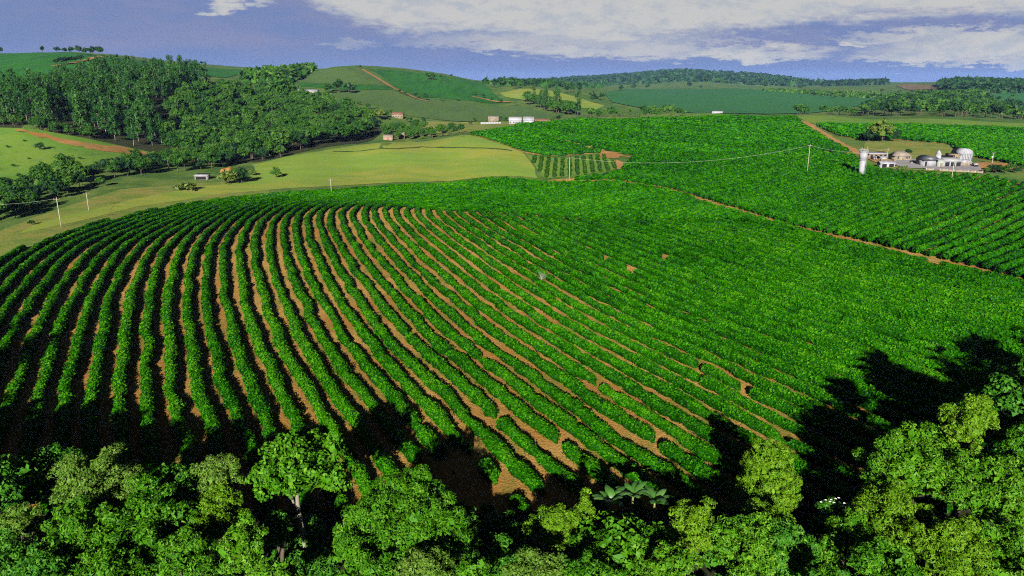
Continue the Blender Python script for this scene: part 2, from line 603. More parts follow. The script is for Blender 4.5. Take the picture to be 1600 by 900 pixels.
def sheet(name, poly, off, mat, cell, rough_edge=0.0, kind='structure', label=None):
    """a field laid over the terrain: boundary polygon in metres"""
    bd = densify(poly, cell)
    if rough_edge:
        bd = bd + RNG.normal(0, rough_edge, bd.shape)
    lo, hi_ = bd.min(0), bd.max(0)
    gx, gy = np.meshgrid(np.arange(lo[0], hi_[0], cell), np.arange(lo[1], hi_[1], cell))
    g = np.stack([gx.ravel(), gy.ravel()], -1) + RNG.uniform(-.2, .2, (gx.size, 2)) * cell
    g = g[inside(g, bd)]
    allp = np.concatenate([bd, g])
    vs = [Vector((float(a), float(b))) for a, b in allp]
    m = len(bd)
    r = geometry.delaunay_2d_cdt(vs, [(i, (i + 1) % m) for i in range(m)], [], 1, 1e-4)
    xy = np.array([(v.x, v.y) for v in r[0]])
    z = h(xy[:, 0], xy[:, 1]) + off
    me = tri_mesh(name, np.column_stack([xy, z]), [tuple(f) for f in r[2]], mat, smooth=True)
    o = add(name, me)
    tag(o, label=label, kind=kind)
    return o


def strip(name, line, width, off, mat, step, jitter=0.15):
    """a dirt track along a line (metres)"""
    c = densify(line, step, closed=False)
    d = np.gradient(c, axis=0)
    d /= np.linalg.norm(d, axis=1)[:, None] + 1e-9
    nrm = np.column_stack([-d[:, 1], d[:, 0]])
    wl = width / 2 * (1 + RNG.normal(0, jitter, len(c)))
    wr = width / 2 * (1 + RNG.normal(0, jitter, len(c)))
    cols = [c + nrm * wl[:, None], c, c - nrm * wr[:, None]]
    V = np.concatenate([np.column_stack([q, h(q[:, 0], q[:, 1]) + off]) for q in cols])
    k = len(c)
    T = []
    for s_ in (0, 1):
        for i in range(k - 1):
            a, b, e, f = s_ * k + i, s_ * k + i + 1, (s_ + 1) * k + i + 1, (s_ + 1) * k + i
            T += [(a, f, e), (a, e, b)]
    o = add(name, tri_mesh(name, V, T, mat, smooth=True))
    tag(o, kind='structure')
    return o


# ---- ground sheet
M_ground = ground_mat('meadow_ground', [(0.070, 0.165, 0.022), (0.14, 0.20, 0.034), (0.035, 0.105, 0.014)], scales=(0.009, 0.05, 0.4), bump=0.6, thr=((0.42, 0.58), (0.46, 0.58)), fine=0.5)
na, nr = GX.shape
idx = np.arange(na * nr).reshape(na, nr)
q = np.stack([idx[:-1, :-1], idx[:-1, 1:], idx[1:, 1:], idx[1:, :-1]], -1).reshape(-1, 4)
T = np.concatenate([q[:, [0, 1, 2]], q[:, [0, 2, 3]]])
V = np.column_stack([GX.ravel(), GY.ravel(), GZ.ravel()])
V = np.concatenate([V, [[0, OY, float(GZ[:, 0].mean())]]])
fan = np.stack([np.full(na - 1, na * nr), idx[:-1, 0], idx[1:, 0]], -1)
T = np.concatenate([T, fan])[:, ::-1]
tag(add('ground', tri_mesh('ground', V, T, M_ground, smooth=True)), kind='structure')

# ------------------------------------------------------------------ fields
M_soil = ground_mat('coffee_soil', [(0.56, 0.33, 0.080), (0.40, 0.18, 0.032), (0.18, 0.20, 0.024)], scales=(0.03, 0.16, 1.6),
                    thr=((0.4, 0.6), (0.47, 0.62)), bump=0.8, stretch=(R(-22), 1.4, 0.35), fine=0.6, bscale=3.0)
M_dirt = ground_mat('track_dirt', [(0.40, 0.22, 0.075), (0.33, 0.16, 0.05), (0.20, 0.17, 0.04)], scales=(0.05, 0.2, 1.5), thr=((0.4, 0.6), (0.52, 0.7)), fine=0.3)
M_pale = ground_mat('pale_grass', [(0.19, 0.30, 0.036), (0.285, 0.30, 0.042), (0.16, 0.26, 0.032)], scales=(0.012, 0.06, 0.7), bump=0.35, fine=0.30, stretch=(R(15), 0.5, 1.6))
M_pasture = ground_mat('pasture_grass', [(0.11, 0.235, 0.022), (0.155, 0.25, 0.028), (0.075, 0.165, 0.018)], scales=(0.018, 0.09, 0.6), bump=0.4, fine=0.4, thr=((0.4, 0.6), (0.5, 0.68)))
M_verge = ground_mat('verge_grass', [(0.20, 0.235, 0.040), (0.26, 0.23, 0.055), (0.095, 0.19, 0.022)], scales=(0.03, 0.10, 0.9), bump=0.4, fine=0.4)
M_clay = ground_mat('clay_bank', [(0.40, 0.19, 0.065), (0.34, 0.145, 0.04), (0.20, 0.16, 0.04)], scales=(0.05, 0.25, 1.5), fine=0.3)
M_blue = ground_mat('bluish_crop', [(0.052, 0.128, 0.036), (0.062, 0.138, 0.036), (0.045, 0.118, 0.034)], scales=(0.004, 0.05, 0.8), bump=0.2, fine=0.25)
M_farcoffee = ground_mat('far_coffee', [(0.018, 0.145, 0.010), (0.028, 0.165, 0.012), (0.010, 0.095, 0.008)], scales=(0.006, 0.08, 0.33), bump=0.9, fine=0.6, bscale=0.35, stretch=(R(40), 1.0, 0.15))
M_oliveblue = ground_mat('young_crop', [(0.075, 0.145, 0.030), (0.085, 0.150, 0.034), (0.060, 0.130, 0.030)], scales=(0.006, 0.10, 0.5), bump=0.3, fine=0.3, stretch=(R(75), 1.0, 0.1))
M_farfield = ground_mat('far_field', [(0.022, 0.135, 0.030), (0.026, 0.142, 0.032), (0.022, 0.125, 0.03)], scales=(0.004, 0.02, 0.3), bump=0.1, fine=0.15)

hp = lambda L: [tuple(p) for p in hit(L)]
# outline of the curved coffee field
track_px = [(1060, 303), (1095, 313), (1150, 329), (1200, 344), (1300, 371), (1400, 395), (1500, 418), (1620, 447)]
poly_A = hp([(-60, 432), (0, 403), (60, 380), (110, 362), (160, 348), (200, 338), (270, 323), (340, 313), (400, 307), (500, 300), (600, 293), (700, 288), (840, 284), (960, 284), (1040, 297)] + track_px[1:]) \
    + [(125, 142), (135, 120), (110, 66), (60, 64), (0, 64), (-60, 64), (-95, 66), (-125, 110), (-135, 150)]
sheet('coffee_field_soil', poly_A, 0.05, M_soil, 6.0)
poly_B = hp([(852, 283.6), (960, 283.8), (1040, 296.5)] + track_px[1:] + [(1700, 470), (1700, 330), (1600, 288), (1545, 277), (1400, 270), (1360, 262), (1332, 243), (1260, 236.6), (1100, 241.6), (987, 244.5), (972, 262), (958, 274), (862, 281)])
sheet('upper_coffee_soil', poly_B, 0.08, M_soil, 8.0)
poly_C = hp([(803, 198), (870, 192), (1000, 187.5), (1130, 183), (1245, 184), (1254, 196), (1285, 214), (1330, 240), (1260, 236), (1100, 241), (985, 243), (945, 236), (870, 216), (815, 202)])
sheet('hill_coffee_soil', poly_C, 0.1, M_soil, 9.0)
poly_E = hp([(733, 211), (798, 201), (870, 219), (940, 239), (822, 240)])
sheet('wedge_coffee_soil', poly_E, 0.1, M_soil, 9.0)
poly_F = hp([(823, 242), (945, 242), (968, 262), (950, 268), (850, 279), (838, 262)])
sheet('young_coffee_soil', poly_F, 0.1, M_pasture, 7.0)
poly_D = hp([(1275, 196), (1400, 197), (1600, 204), (1750, 207), (1750, 264), (1595, 262), (1555, 252), (1500, 243), (1485, 226), (1410, 219), (1350, 219), (1310, 213)])
sheet('back_coffee_soil', poly_D, 0.1, M_soil, 9.0)
poly_strip = hp([(1130, 182), (1300, 181.5), (1450, 185.5), (1600, 192.5), (1750, 196), (1750, 206), (1600, 202), (1400, 195.5), (1275, 194), (1262, 191), (1250, 184.5)])
sheet('crest_grass', poly_strip, 0.12, M_pasture, 9.0)
# pale grass field between the curved coffee field and the valley
poly_pale = hp([(30, 366), (110, 350), (220, 322), (340, 304), (420, 297), (560, 289), (700, 283.5), (838, 279), (836, 262), (815, 238), (733, 211.5), (640, 221), (500, 237), (440, 247), (395, 258), (400, 270), (370, 285), (250, 303), (150, 325), (60, 350)])
sheet('pale_grass_field', poly_pale, 0.16, M_pale, 7.0, rough_edge=0.3)
poly_verge = hp([(-80, 440), (0, 405), (110, 364), (200, 340), (290, 320), (420, 303), (420, 297), (330, 300), (360, 283), (300, 288), (190, 296), (95, 326), (40, 345), (-60, 390)])
sheet('grassy_verge', poly_verge, 0.11, M_verge, 6.0, rough_edge=0.4)
poly_past = hp([(-80, 335), (0, 318), (60, 296), (130, 276), (220, 262), (262, 256), (250, 243), (225, 236), (150, 220), (90, 209), (30, 201), (-60, 198), (-160, 240)])
sheet('pasture', poly_past, 0.32, M_pasture, 8.0)
sheet('clay_cut', hp([(28, 203), (60, 208), (95, 218), (150, 227), (200, 232), (236, 240), (225, 243), (160, 237), (110, 228), (70, 217), (35, 207)]), 0.5, M_clay, 3.0, rough_edge=1.1)
# fields on the middle hill and beyond
sheet('hilltop_young_crop', hp([(462, 128), (480, 118), (510, 110), (545, 107.3), (572, 112), (600, 128), (612, 136), (560, 132), (500, 131)]), 0.3, M_oliveblue, 14.0)
sheet('hillside_coffee', hp([(464, 129), (500, 132), (560, 133), (612, 137), (614, 141), (560, 141), (505, 138), (470, 136)]), 0.35, M_farcoffee, 14.0)
sheet('hillside_young_crop', hp([(505, 139), (560, 142), (612, 141.5), (650, 155), (735, 158), (800, 166), (880, 180), (860, 187), (745, 190), (680, 187), (640, 182), (600, 172), (540, 163), (515, 154)]), 0.35, M_oliveblue, 14.0)
sheet('hill_flank_coffee', hp([(578, 108.5), (620, 110), (665, 115), (700, 120), (750, 128), (770, 145), (790, 160), (735, 157), (655, 152), (618, 135)]), 0.35, M_farcoffee, 16.0)
sheet('skyline_coffee', hp([(-60, 100), (0, 82.5), (70, 82.5), (160, 89), (260, 101), (330, 106), (420, 111), (350, 122), (290, 116), (170, 112), (100, 130), (20, 135), (-60, 140)]), 0.5, M_farcoffee, 18.0)
sheet('far_green_field', hp([(945, 146), (990, 138.5), (1150, 138.5), (1300, 147), (1420, 152), (1350, 165), (1280, 176), (1130, 178), (1030, 171), (955, 160)]), 0.8, M_farfield, 30.0)
sheet('knoll_pasture', hp([(780, 146), (820, 139), (860, 142), (900, 152), (945, 166), (930, 172), (880, 165), (830, 158), (790, 152)]), 0.5, M_pale, 16.0)
sheet('right_far_field', hp([(1530, 150), (1600, 144), (1700, 150), (1700, 182), (1600, 178), (1560, 160)]), 0.8, M_farfield, 26.0)
sheet('tilled_field', hp([(1400, 134), (1420, 132), (1455, 133), (1470, 139), (1420, 141)]), 1.0, ground_mat('tilled_earth', [(0.24, 0.15, 0.075), (0.22, 0.14, 0.07), (0.14, 0.15, 0.06)]), 40.0)
sheet('hamlet_meadow', hp([(665, 190), (740, 191), (880, 188), (935, 184), (1000, 184), (900, 190), (800, 198), (735, 207), (660, 212), (640, 205)]), 0.25, M_verge, 12.0)
sheet('ridge_meadow', hp([(1000, 179), (1060, 176), (1130, 178), (1135, 181), (1040, 184), (1000, 184)]), 0.4, M_pasture, 14.0)
M_litter = ground_mat('leaf_litter', [(0.035, 0.040, 0.012), (0.045, 0.035, 0.014), (0.022, 0.040, 0.010)], scales=(0.05, 0.3, 1.5))
sheet('wood_floor', hp([(-120, 204), (0, 199), (60, 207), (150, 220), (228, 236), (262, 247), (330, 255), (400, 254), (500, 232), (580, 220), (600, 205), (585, 190), (520, 170), (470, 156), (420, 148), (340, 132), (270, 126), (190, 124), (100, 138), (40, 156), (-120, 160)]), 0.2, M_litter, 12.0)
sheet('near_wood_floor', [(-130, 69), (-60, 66), (0, 65), (50, 67), (75, 78), (110, 84), (130, 60), (110, 20), (40, 15), (-40, 15), (-110, 20)], 0.12, M_litter, 6.0)
M_trackgrass = ground_mat('grassy_track', [(0.44, 0.30, 0.09), (0.30, 0.24, 0.06), (0.12, 0.18, 0.02)], scales=(0.08, 0.25, 1.5), thr=((0.42, 0.58), (0.48, 0.62)))
# tracks
strip('dirt_track', hit(track_px[1:]), 1.7, 0.14, M_trackgrass, 2.0, 0.6)
strip('farm_track', hit([(1252, 189), (1262, 193), (1275, 203), (1300, 218), (1330, 234), (1350, 243)]), 5.0, 0.2, M_dirt, 4.0)
strip('field_path', hit([(815, 203), (860, 213), (900, 224), (940, 237), (985, 246)]), 2.2, 0.2, M_dirt, 4.0, 0.3)
strip('hill_track', hit([(566, 109), (580, 117), (600, 129), (625, 143), (650, 154), (668, 159)]), 6.0, 0.7, M_dirt, 8.0)
strip('skyline_track', hit([(82, 104), (105, 101), (135, 95), (165, 88.5)]), 6.0, 0.9, M_dirt, 8.0)
strip('hill_foot_track', hit([(737, 151), (760, 156), (800, 160)]), 6.0, 0.8, M_dirt, 8.0)
strip('pasture_hedge_line', hit([(520, 237), (600, 233), (622, 233), (660, 230), (740, 232), (800, 236)]), 2.0, 0.35, ground_mat('rough_grass', [(0.045, 0.09, 0.012)] * 3), 4.0, 0.4)
sheet('bare_patch', hp([(935, 235), (955, 236), (975, 243), (960, 248), (938, 245)]), 0.22, M_dirt, 3.0, rough_edge=0.6)
sheet('bare_patch', hp([(962, 250), (972, 252), (977, 264), (970, 268), (962, 258)]), 0.22, M_dirt, 3.0, rough_edge=0.5)

# ------------------------------------------------------------------ coffee hedge rows
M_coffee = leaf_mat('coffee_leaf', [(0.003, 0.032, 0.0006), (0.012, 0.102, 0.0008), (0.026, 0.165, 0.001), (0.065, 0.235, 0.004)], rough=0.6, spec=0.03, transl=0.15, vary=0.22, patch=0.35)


def smooth_noise(s, wl, seed):
    r = np.random.default_rng(seed)
    tab = r.normal(0, 1, 4096)
    u = s / wl + r.uniform(0, 500)
    i = np.floor(u).astype(int)
    f = u - i
    f = f * f * (3 - 2 * f)
    return tab[i % 4096] * (1 - f) + tab[(i + 1) % 4096] * f


def hedge_arrays(pts, width, height, seed, core_step=0.009, leaf_px=0.0023, dens=1.0, gaps=None, hsc=1.0):
    """one coffee hedge along pts (n,2): bumpy body and outer leaf sprays -> V,T,tone"""
    rng = np.random.default_rng(seed)
    seg = np.linalg.norm(np.diff(pts, axis=0), axis=1)
    s = np.concatenate([[0], np.cumsum(seg)])
    L = s[-1]
    fine = np.linspace(0, L, max(8, int(L / 0.5)))
    fx, fy = np.interp(fine, s, pts[:, 0]), np.interp(fine, s, pts[:, 1])
    dist = np.hypot(fx, fy)
    d1 = np.gradient(np.column_stack([fx, fy]), axis=0)
    d1 /= np.linalg.norm(d1, axis=1)[:, None] + 1e-9
    # size profile along the row: single bushes bulge, ends taper
    bulge = 1 + 0.09 * smooth_noise(fine, 0.9, seed) + 0.09 * smooth_noise(fine, 2.6, seed + 1) + 0.07 * smooth_noise(fine, 14.0, seed + 4)
    miss = smooth_noise(fine, 1.3, seed + 9)
    bulge = bulge * np.where(miss > 2.25, 0.35, 1.0)
    ends = np.clip(np.minimum(fine, L - fine) / 1.2 + 0.25, 0, 1) ** 0.5
    bulge = bulge * ends
    if gaps is not None:
        bulge = bulge * gaps(np.column_stack([fx, fy]))
    lat = 0.16 * smooth_noise(fine, 6.0, seed + 2) + 0.07 * smooth_noise(fine, 1.1, seed + 3)
    V, T, tone = [], [], []
    # body
    step = np.clip(core_step * dist, 0.55, 4.0)
    u = np.concatenate([[0], np.cumsum(0.5 * (1 / step[1:] + 1 / step[:-1]) * np.diff(fine))])
    k = max(4, int(u[-1]) + 1)
    ss = np.interp(np.linspace(0, u[-1], k), u, fine)
    ang = np.radians([-38, 8, 42, 75, 105, 138, 172, 218])
    hz0 = 0.42
    def surf(sv, th, scale):
        b = np.interp(sv, fine, bulge)
        x, y = np.interp(sv, fine, fx), np.interp(sv, fine, fy)
        dx, dy = np.interp(sv, fine, d1[:, 0]), np.interp(sv, fine, d1[:, 1])
        lt = np.interp(sv, fine, lat)
        c, s_ = np.cos(th), np.sin(th)
        r = (np.abs(c) ** 2.2 + np.abs(s_) ** 2.2) ** (-1 / 2.2) * b * scale
        w = lt + c * r * width / 2
        z = height * (hz0 + (1 - hz0) * s_ * r)
        z = np.where(b < 0.12, -0.5, np.maximum(z, 0.02) * np.clip(b * 1.5, 0, 1))
        X, Y = x - dy * w, y + dx * w
        return X, Y, z, (-dy, dx)
    na_ = len(ang)
    SS, AA = np.repeat(ss, na_), np.tile(ang, k)
    jit = 1 + 0.10 * rng.normal(0, 1, k * na_)
    X, Y, Z, _ = surf(SS, AA, 0.86 * jit)
    V.append(np.column_stack([X, Y, h(X, Y) + Z]))
    id_ = np.arange(k * na_).reshape(k, na_)
    a, b, c, d = id_[:-1, :-1].ravel(), id_[1:, :-1].ravel(), id_[1:, 1:].ravel(), id_[:-1, 1:].ravel()
    T.append(np.column_stack([a, b, c]))
    T.append(np.column_stack([a, c, d]))
    tone.append(rng.uniform(0.0, 0.3, len(a) * 2))  # old inner leaves, toned darker still to paint shade on the lower flanks
    # leaf sprays
    sz = np.maximum(0.2, leaf_px * dist)
    perim = width * 0.9 + height * 1.5
    rho = dens * perim * 0.95 / (0.5 * sz ** 2)
    cdf = np.concatenate([[0], np.cumsum(0.5 * (rho[1:] + rho[:-1]) * np.diff(fine))])
    nl = int(cdf[-1])
    if nl > 3:
        sv = np.interp(rng.uniform(0, cdf[-1], nl), cdf, fine)
        th = np.radians(90 + np.clip(rng.normal(0, 50, nl), -125, 125))
        near = np.clip(115 / np.interp(sv, fine, dist), 0.45, 1.0)      # far leaf sprays stand for whole branches: calmer
        rs = 0.95 + 0.11 * near * rng.normal(0, 1, nl)
        X, Y, Z, (lx, ly) = surf(sv, th, rs)
        keep = Z > 0.05
        X, Y, Z, lx, ly, th, sv, rs, near = X[keep], Y[keep], Z[keep], lx[keep], ly[keep], th[keep], sv[keep], rs[keep], near[keep]
        nl = len(X)
        N_ = np.column_stack([np.cos(th) * lx, np.cos(th) * ly, np.sin(th)]) + rng.normal(0, 0.40, (nl, 3)) * near[:, None]
        N_ /= np.linalg.norm(N_, axis=1)[:, None] + 1e-9
        t1 = np.cross(N_, rng.normal(0, 1, (nl, 3)))
        t1 /= np.linalg.norm(t1, axis=1)[:, None] + 1e-9
        t2 = np.cross(N_, t1)
        szz = (np.interp(sv, fine, sz) * rng.uniform(0.75, 1.35, nl))[:, None]
        C = np.column_stack([X, Y, h(X, Y) + Z])
        v = np.stack([C + t1 * szz * 0.75, C - t1 * szz * 0.4 + t2 * szz * 0.5, C - t1 * szz * 0.4 - t2 * szz * 0.5], 1).reshape(-1, 3)
        b0 = k * na_
        V.append(v)
        T.append(np.arange(nl * 3).reshape(-1, 3) + b0)
        tn = np.clip(0.36 + 0.25 * np.sin(th) + (rs - 0.95) * 1.2 + 0.10 * smooth_noise(sv, 2.2, seed + 7) + rng.normal(0, 0.16, nl) * near, 0, 1)  # young top growth paler; gradient also paints lit crests and shaded flanks
        tone.append(tn)
    return np.concatenate(V), np.concatenate(T), np.concatenate(tone)


def ordinal(i):
    return f"{i}{'th' if 10 <= i % 100 <= 20 else {1: 'st', 2: 'nd', 3: 'rd'}.get(i % 10, 'th')}"


def runs_of(mask, pts, join=8.0):
    """contiguous runs of kept points, short holes bridged"""
    out, cur = [], []
    ids = np.where(mask)[0]
    if len(ids) == 0: return []
    start = prev = ids[0]
    for i in ids[1:]:
        if i - prev > join:
            out.append((start, prev)); start = i
        prev = i
    out.append((start, prev))
    return [pts[a:b + 1] for a, b in out]


SPACING = 3.5
# the row traced from the photograph that fixes the lie of the curved field (row tops are about 1.5 m up)
base_px = [(743, 657), (670, 587), (633, 553), (597, 513), (560, 463), (530, 417), (508, 375), (500, 352), (497, 335), (507, 321), (535, 311), (575, 305.5), (640, 300)]
base = [tuple(p) for p in hit(base_px, lift=1.3)]
b0, b1 = np.array(base[0]), np.array(base[1])
d0 = (b0 - b1) / np.linalg.norm(b0 - b1)
base = [tuple(b0 + d0 * 60)] + base
e0, e1 = np.array(base[-1]), np.array(base[-2])
base = base + [tuple(e0 + (e0 - e1) / np.linalg.norm(e0 - e1) * 200)]
bs = densify(base, 1.0, closed=False)
for _ in range(60):                       # relax the traced line into a smooth curve
    bs[1:-1] = 0.25 * bs[:-2] + 0.5 * bs[1:-1] + 0.25 * bs[2:]
bd_ = np.gradient(bs, axis=0)
bd_ /= np.linalg.norm(bd_, axis=1)[:, None]
bn = np.column_stack([-bd_[:, 1], bd_[:, 0]])       # to the left when going up the row

# a second traced row near the left edge sets how far the rows fan apart there
edge_px = [(117, 680), (130, 580), (137, 540), (147, 490), (160, 447), (187, 407), (200, 382), (225, 365), (262, 346), (300, 334)]
er = [tuple(p_) for p_ in hit(edge_px, lift=1.3)]
f0, f1 = np.array(er[0]), np.array(er[1])
er = densify([tuple(f0 + (f0 - f1) / np.linalg.norm(f0 - f1) * 60)] + er, 1.0, closed=False)
for _ in range(60):
    er[1:-1] = 0.25 * er[:-2] + 0.5 * er[1:-1] + 0.25 * er[2:]
DI = np.full(len(bs), np.nan)
for i in range(len(bs)):
    v_ = er - bs[i]
    al, ac = v_ @ bn[i], v_ @ bd_[i]
    j = int(np.argmin(np.abs(ac)))
    if abs(ac[j]) < 1.0 and al[j] > 0: DI[i] = al[j]
ok_ = ~np.isnan(DI)
DI = np.interp(np.arange(len(bs)), np.where(ok_)[0], DI[ok_])
ker = np.ones(41) / 41
DI = np.convolve(np.pad(DI, 20, mode='edge'), ker, mode='valid')
FAN = DI / 13.5
print('FAN', FAN[::25].round(2))

gap_spots = [(852, 512, 1.7), (846, 438, 1.5), (818, 628, 1.3), (858, 655, 1.3), (868, 690, 1.3), (700, 600, 1.4), (1040, 400, 2.4), (1170, 605, 1.6), (1085, 572, 1.5), (985, 420, 2.4),
             (942, 403, 2.0), (720, 715, 2.6), (765, 765, 3.0), (700, 750, 3.4), (670, 720, 2.0), (1015, 690, 1.6), (870, 770, 2), (1210, 690, 2), (645, 590, 1.3), (540, 465, 1.2), (780, 650, 1.3),
             (1240, 360, 2.0), (1455, 412, 2.0), (470, 560, 1.3), (640, 520, 1.2), (455, 470, 1.0), (930, 600, 1.3), (980, 640, 1.4), (745, 560, 1.2)]
GS = np.array([(*hit([(a, b)], lift=0.8)[0], c) for a, b, c in gap_spots])


def gap_fn(p):
    d = np.linalg.norm(p[:, None] - GS[None, :, :2], axis=2) / GS[None, :, 2]
    return np.clip((d.min(1) - 0.75) / 0.35, 0, 1)


TRK = densify(hit(track_px[1:]), 1.0, closed=False)
tri_total = 0
kA = 0
offs = []
for k in range(40, -60, -1):
    d = k * SPACING
    o = bs + bn * ((k * FAN)[:, None] if k > 0 else d)
    if k < 0:
        dm = np.full(len(o), 1e9)
        for i in range(0, len(o), 200):
            dm[i:i + 200] = np.sqrt(((o[i:i + 200, None] - bs[None]) ** 2).sum(-1)).min(1)
        o = o[dm > abs(d) - 0.25]
    if len(o) < 4: continue
    o = densify(o, 1.0, closed=False)
    o = o + 0.12 * np.column_stack([smooth_noise(np.arange(len(o)), 9.0, 900 + k), smooth_noise(np.arange(len(o)), 9.0, 1900 + k)])
    shr = inside(o, poly_A) & (np.sqrt(((o[:, None] - TRK[None]) ** 2).sum(-1)).min(1) > 2.8)
    o2 = o[:, 1] < 60
    for r in runs_of(shr & ~o2, o):
        if len(r) > 8:
            offs.append((k, r))
nrow = 0
for k, r in offs:
    nrow += 1
    f = np.clip((-4 - k) / 24, 0, 1)              # hedges close up towards the upper right side
    wd = 1.7 + 0.3 * f
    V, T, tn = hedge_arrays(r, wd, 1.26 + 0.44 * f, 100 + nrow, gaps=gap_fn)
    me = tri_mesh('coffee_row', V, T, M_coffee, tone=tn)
    o = add('coffee_row', me)
    tag(o, f'curved green coffee hedge row, {ordinal(nrow)} counting from the grassy left edge of the big field', 'coffee hedge', 'curved coffee hedge rows of the big field')
    tri_total += len(T)
print('rows A', nrow, tri_total)


def straight_rows(poly, heading, spacing, wig=0.0, seed=0):
    """parallel lines at a heading (degrees clockwise from +Y) cut to a polygon"""
    dr = np.array([math.sin(R(heading)), math.cos(R(heading))])
    nr_ = np.array([-dr[1], dr[0]])
    pg = np.array(poly)
    a, b = (pg @ nr_).min(), (pg @ nr_).max()
    s0, s1 = (pg @ dr).min(), (pg @ dr).max()
    out = []
    kk = 0
    for q_ in np.arange(a + spacing / 2, b, spacing):
        kk += 1
        t = np.arange(s0, s1, 1.0)
        w = wig * np.sin(t / 60 + 0.7) + wig * 0.6 * np.sin(t / 23 + q_ * 0.03)
        p = dr[None] * t[:, None] + nr_[None] * (q_ + w)[:, None]
        for r in runs_of(inside(p, poly), p):
            if len(r) > 8: out.append(r)
    return out


nB = 0
for r in straight_rows(poly_B, 48, SPACING, 1.5)[::-1]:
    r = r[2:-1]
    if len(r) < 8: continue
    nB += 1
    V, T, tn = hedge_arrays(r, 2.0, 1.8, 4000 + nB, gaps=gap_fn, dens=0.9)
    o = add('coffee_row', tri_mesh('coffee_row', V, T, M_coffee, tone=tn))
    tag(o, f'straight green coffee hedge row, {ordinal(nB)} going away from the dirt track that splits the field', 'coffee hedge', 'straight coffee hedge rows behind the dirt track')
    tri_total += len(T)
nC = 0
for r in straight_rows(poly_C, 128, SPACING * 1.35, 2.0)[::-1]:
    nC += 1
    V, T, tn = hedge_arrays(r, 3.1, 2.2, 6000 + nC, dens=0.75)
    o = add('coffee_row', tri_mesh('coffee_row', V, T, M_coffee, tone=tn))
    tag(o, f'slanting coffee hedge row on the far hill slope, {ordinal(nC)} counted up the slope', 'coffee hedge', 'coffee hedge rows on the far hill slope')
    tri_total += len(T)
print('rows B', nB, 'C', nC, tri_total)
M_coffee2 = leaf_mat('young_coffee_leaf', [(0.03, 0.11, 0.006), (0.05, 0.17, 0.010), (0.085, 0.21, 0.016)], vary=0.1)


def field_stuff(name, poly, heading, spacing, width, height, seed, label, mat, dens=0.7):
    VV, TT_, NN = [], [], []
    b = 0
    for i, r in enumerate(straight_rows(poly, heading, spacing, 1.0)):
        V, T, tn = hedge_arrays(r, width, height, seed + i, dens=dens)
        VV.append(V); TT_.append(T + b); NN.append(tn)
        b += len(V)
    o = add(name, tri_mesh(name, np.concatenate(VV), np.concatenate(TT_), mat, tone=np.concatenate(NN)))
    tag(o, label, 'coffee field', kind='stuff')
    return sum(len(t) for t in TT_)


tri_total += field_stuff('coffee_plantation', poly_D, 80, 3.9, 3.3, 2.1, 8000, 'dense green coffee plants covering the slope behind the farm buildings', M_coffee)
tri_total += field_stuff('coffee_plantation', poly_E, 100, 3.9, 3.3, 2.1, 8500, 'dark green wedge of coffee plants beside the pale grass field', M_coffee)
nF = 0
for r in straight_rows(poly_F, 4, 3.6, 0.4):
    nF += 1
    V, T, tn = hedge_arrays(r, 2.0, 1.0, 8800 + nF, dens=0.6)
    o = add('young_coffee_row', tri_mesh('young_coffee_row', V, T, M_coffee2, tone=tn))
    tag(o, f'low row of young yellowish coffee plants, {ordinal(nF)} from the pale grass field', 'young coffee row', 'low young coffee rows')
print('tri', tri_total)
HEDGE_TRIS = tri_total

# ------------------------------------------------------------------ trees
M_bark = plain('pale_bark', (0.34, 0.30, 0.22), 0.9, 0.1, 0.4, 2.0)
M_barkd = plain('dark_bark', (0.085, 0.065, 0.045), 0.9, 0.1, 0.4, 2.0)
M_ebark = plain('eucalyptus_bark', (0.20, 0.18, 0.14), 0.9, 0.1, 0.4, 2.0)
M_euc = leaf_mat('eucalyptus_leaf', [(0.010, 0.050, 0.008), (0.024, 0.095, 0.012), (0.055, 0.145, 0.020)], vary=0.5)
M_wood = leaf_mat('woodland_leaf', [(0.014, 0.060, 0.006), (0.034, 0.115, 0.010), (0.080, 0.175, 0.020)], vary=0.6)
M_dark = leaf_mat('dark_leaf', [(0.008, 0.030, 0.008), (0.016, 0.060, 0.012), (0.030, 0.095, 0.016)], vary=0.4)
M_scrub = leaf_mat('scrub_leaf', [(0.06, 0.11, 0.016), (0.10, 0.16, 0.022), (0.14, 0.19, 0.035)], vary=0.5)
M_fresh = leaf_mat('fresh_leaf', [(0.020, 0.095, 0.002), (0.042, 0.165, 0.003), (0.080, 0.235, 0.006), (0.15, 0.30, 0.020)], vary=0.25, transl=0.25)
M_olive = leaf_mat('pale_olive_leaf', [(0.048, 0.13, 0.010), (0.075, 0.175, 0.014), (0.125, 0.23, 0.026), (0.19, 0.29, 0.05)], vary=0.1, transl=0.25)
M_vine = leaf_mat('vine_leaf', [(0.045, 0.14, 0.003), (0.085, 0.21, 0.005), (0.13, 0.275, 0.008), (0.20, 0.33, 0.02)], vary=0.1, transl=0.3)
M_deep = leaf_mat('deep_green_leaf', [(0.012, 0.075, 0.003), (0.028, 0.135, 0.006), (0.060, 0.20, 0.011), (0.12, 0.26, 0.028)], vary=0.1, transl=0.2)


def unit(v):
    return v / (np.linalg.norm(v, axis=-1, keepdims=True) + 1e-9)


def sphere_tris(c, r, nu=8, nv=5):
    v, t = [], []
    for i in range(nv + 1):
        ph = math.pi * i / nv
        for j in range(nu):
            th = 2 * math.pi * j / nu
            v.append((c[0] + r[0] * math.sin(ph) * math.cos(th), c[1] + r[1] * math.sin(ph) * math.sin(th), c[2] + r[2] * math.cos(ph)))
    for i in range(nv):
        for j in range(nu):
            a, b = i * nu + j, i * nu + (j + 1) % nu
            t += [(a, a + nu, b + nu), (a, b + nu, b)]
    return np.array(v), np.array(t)


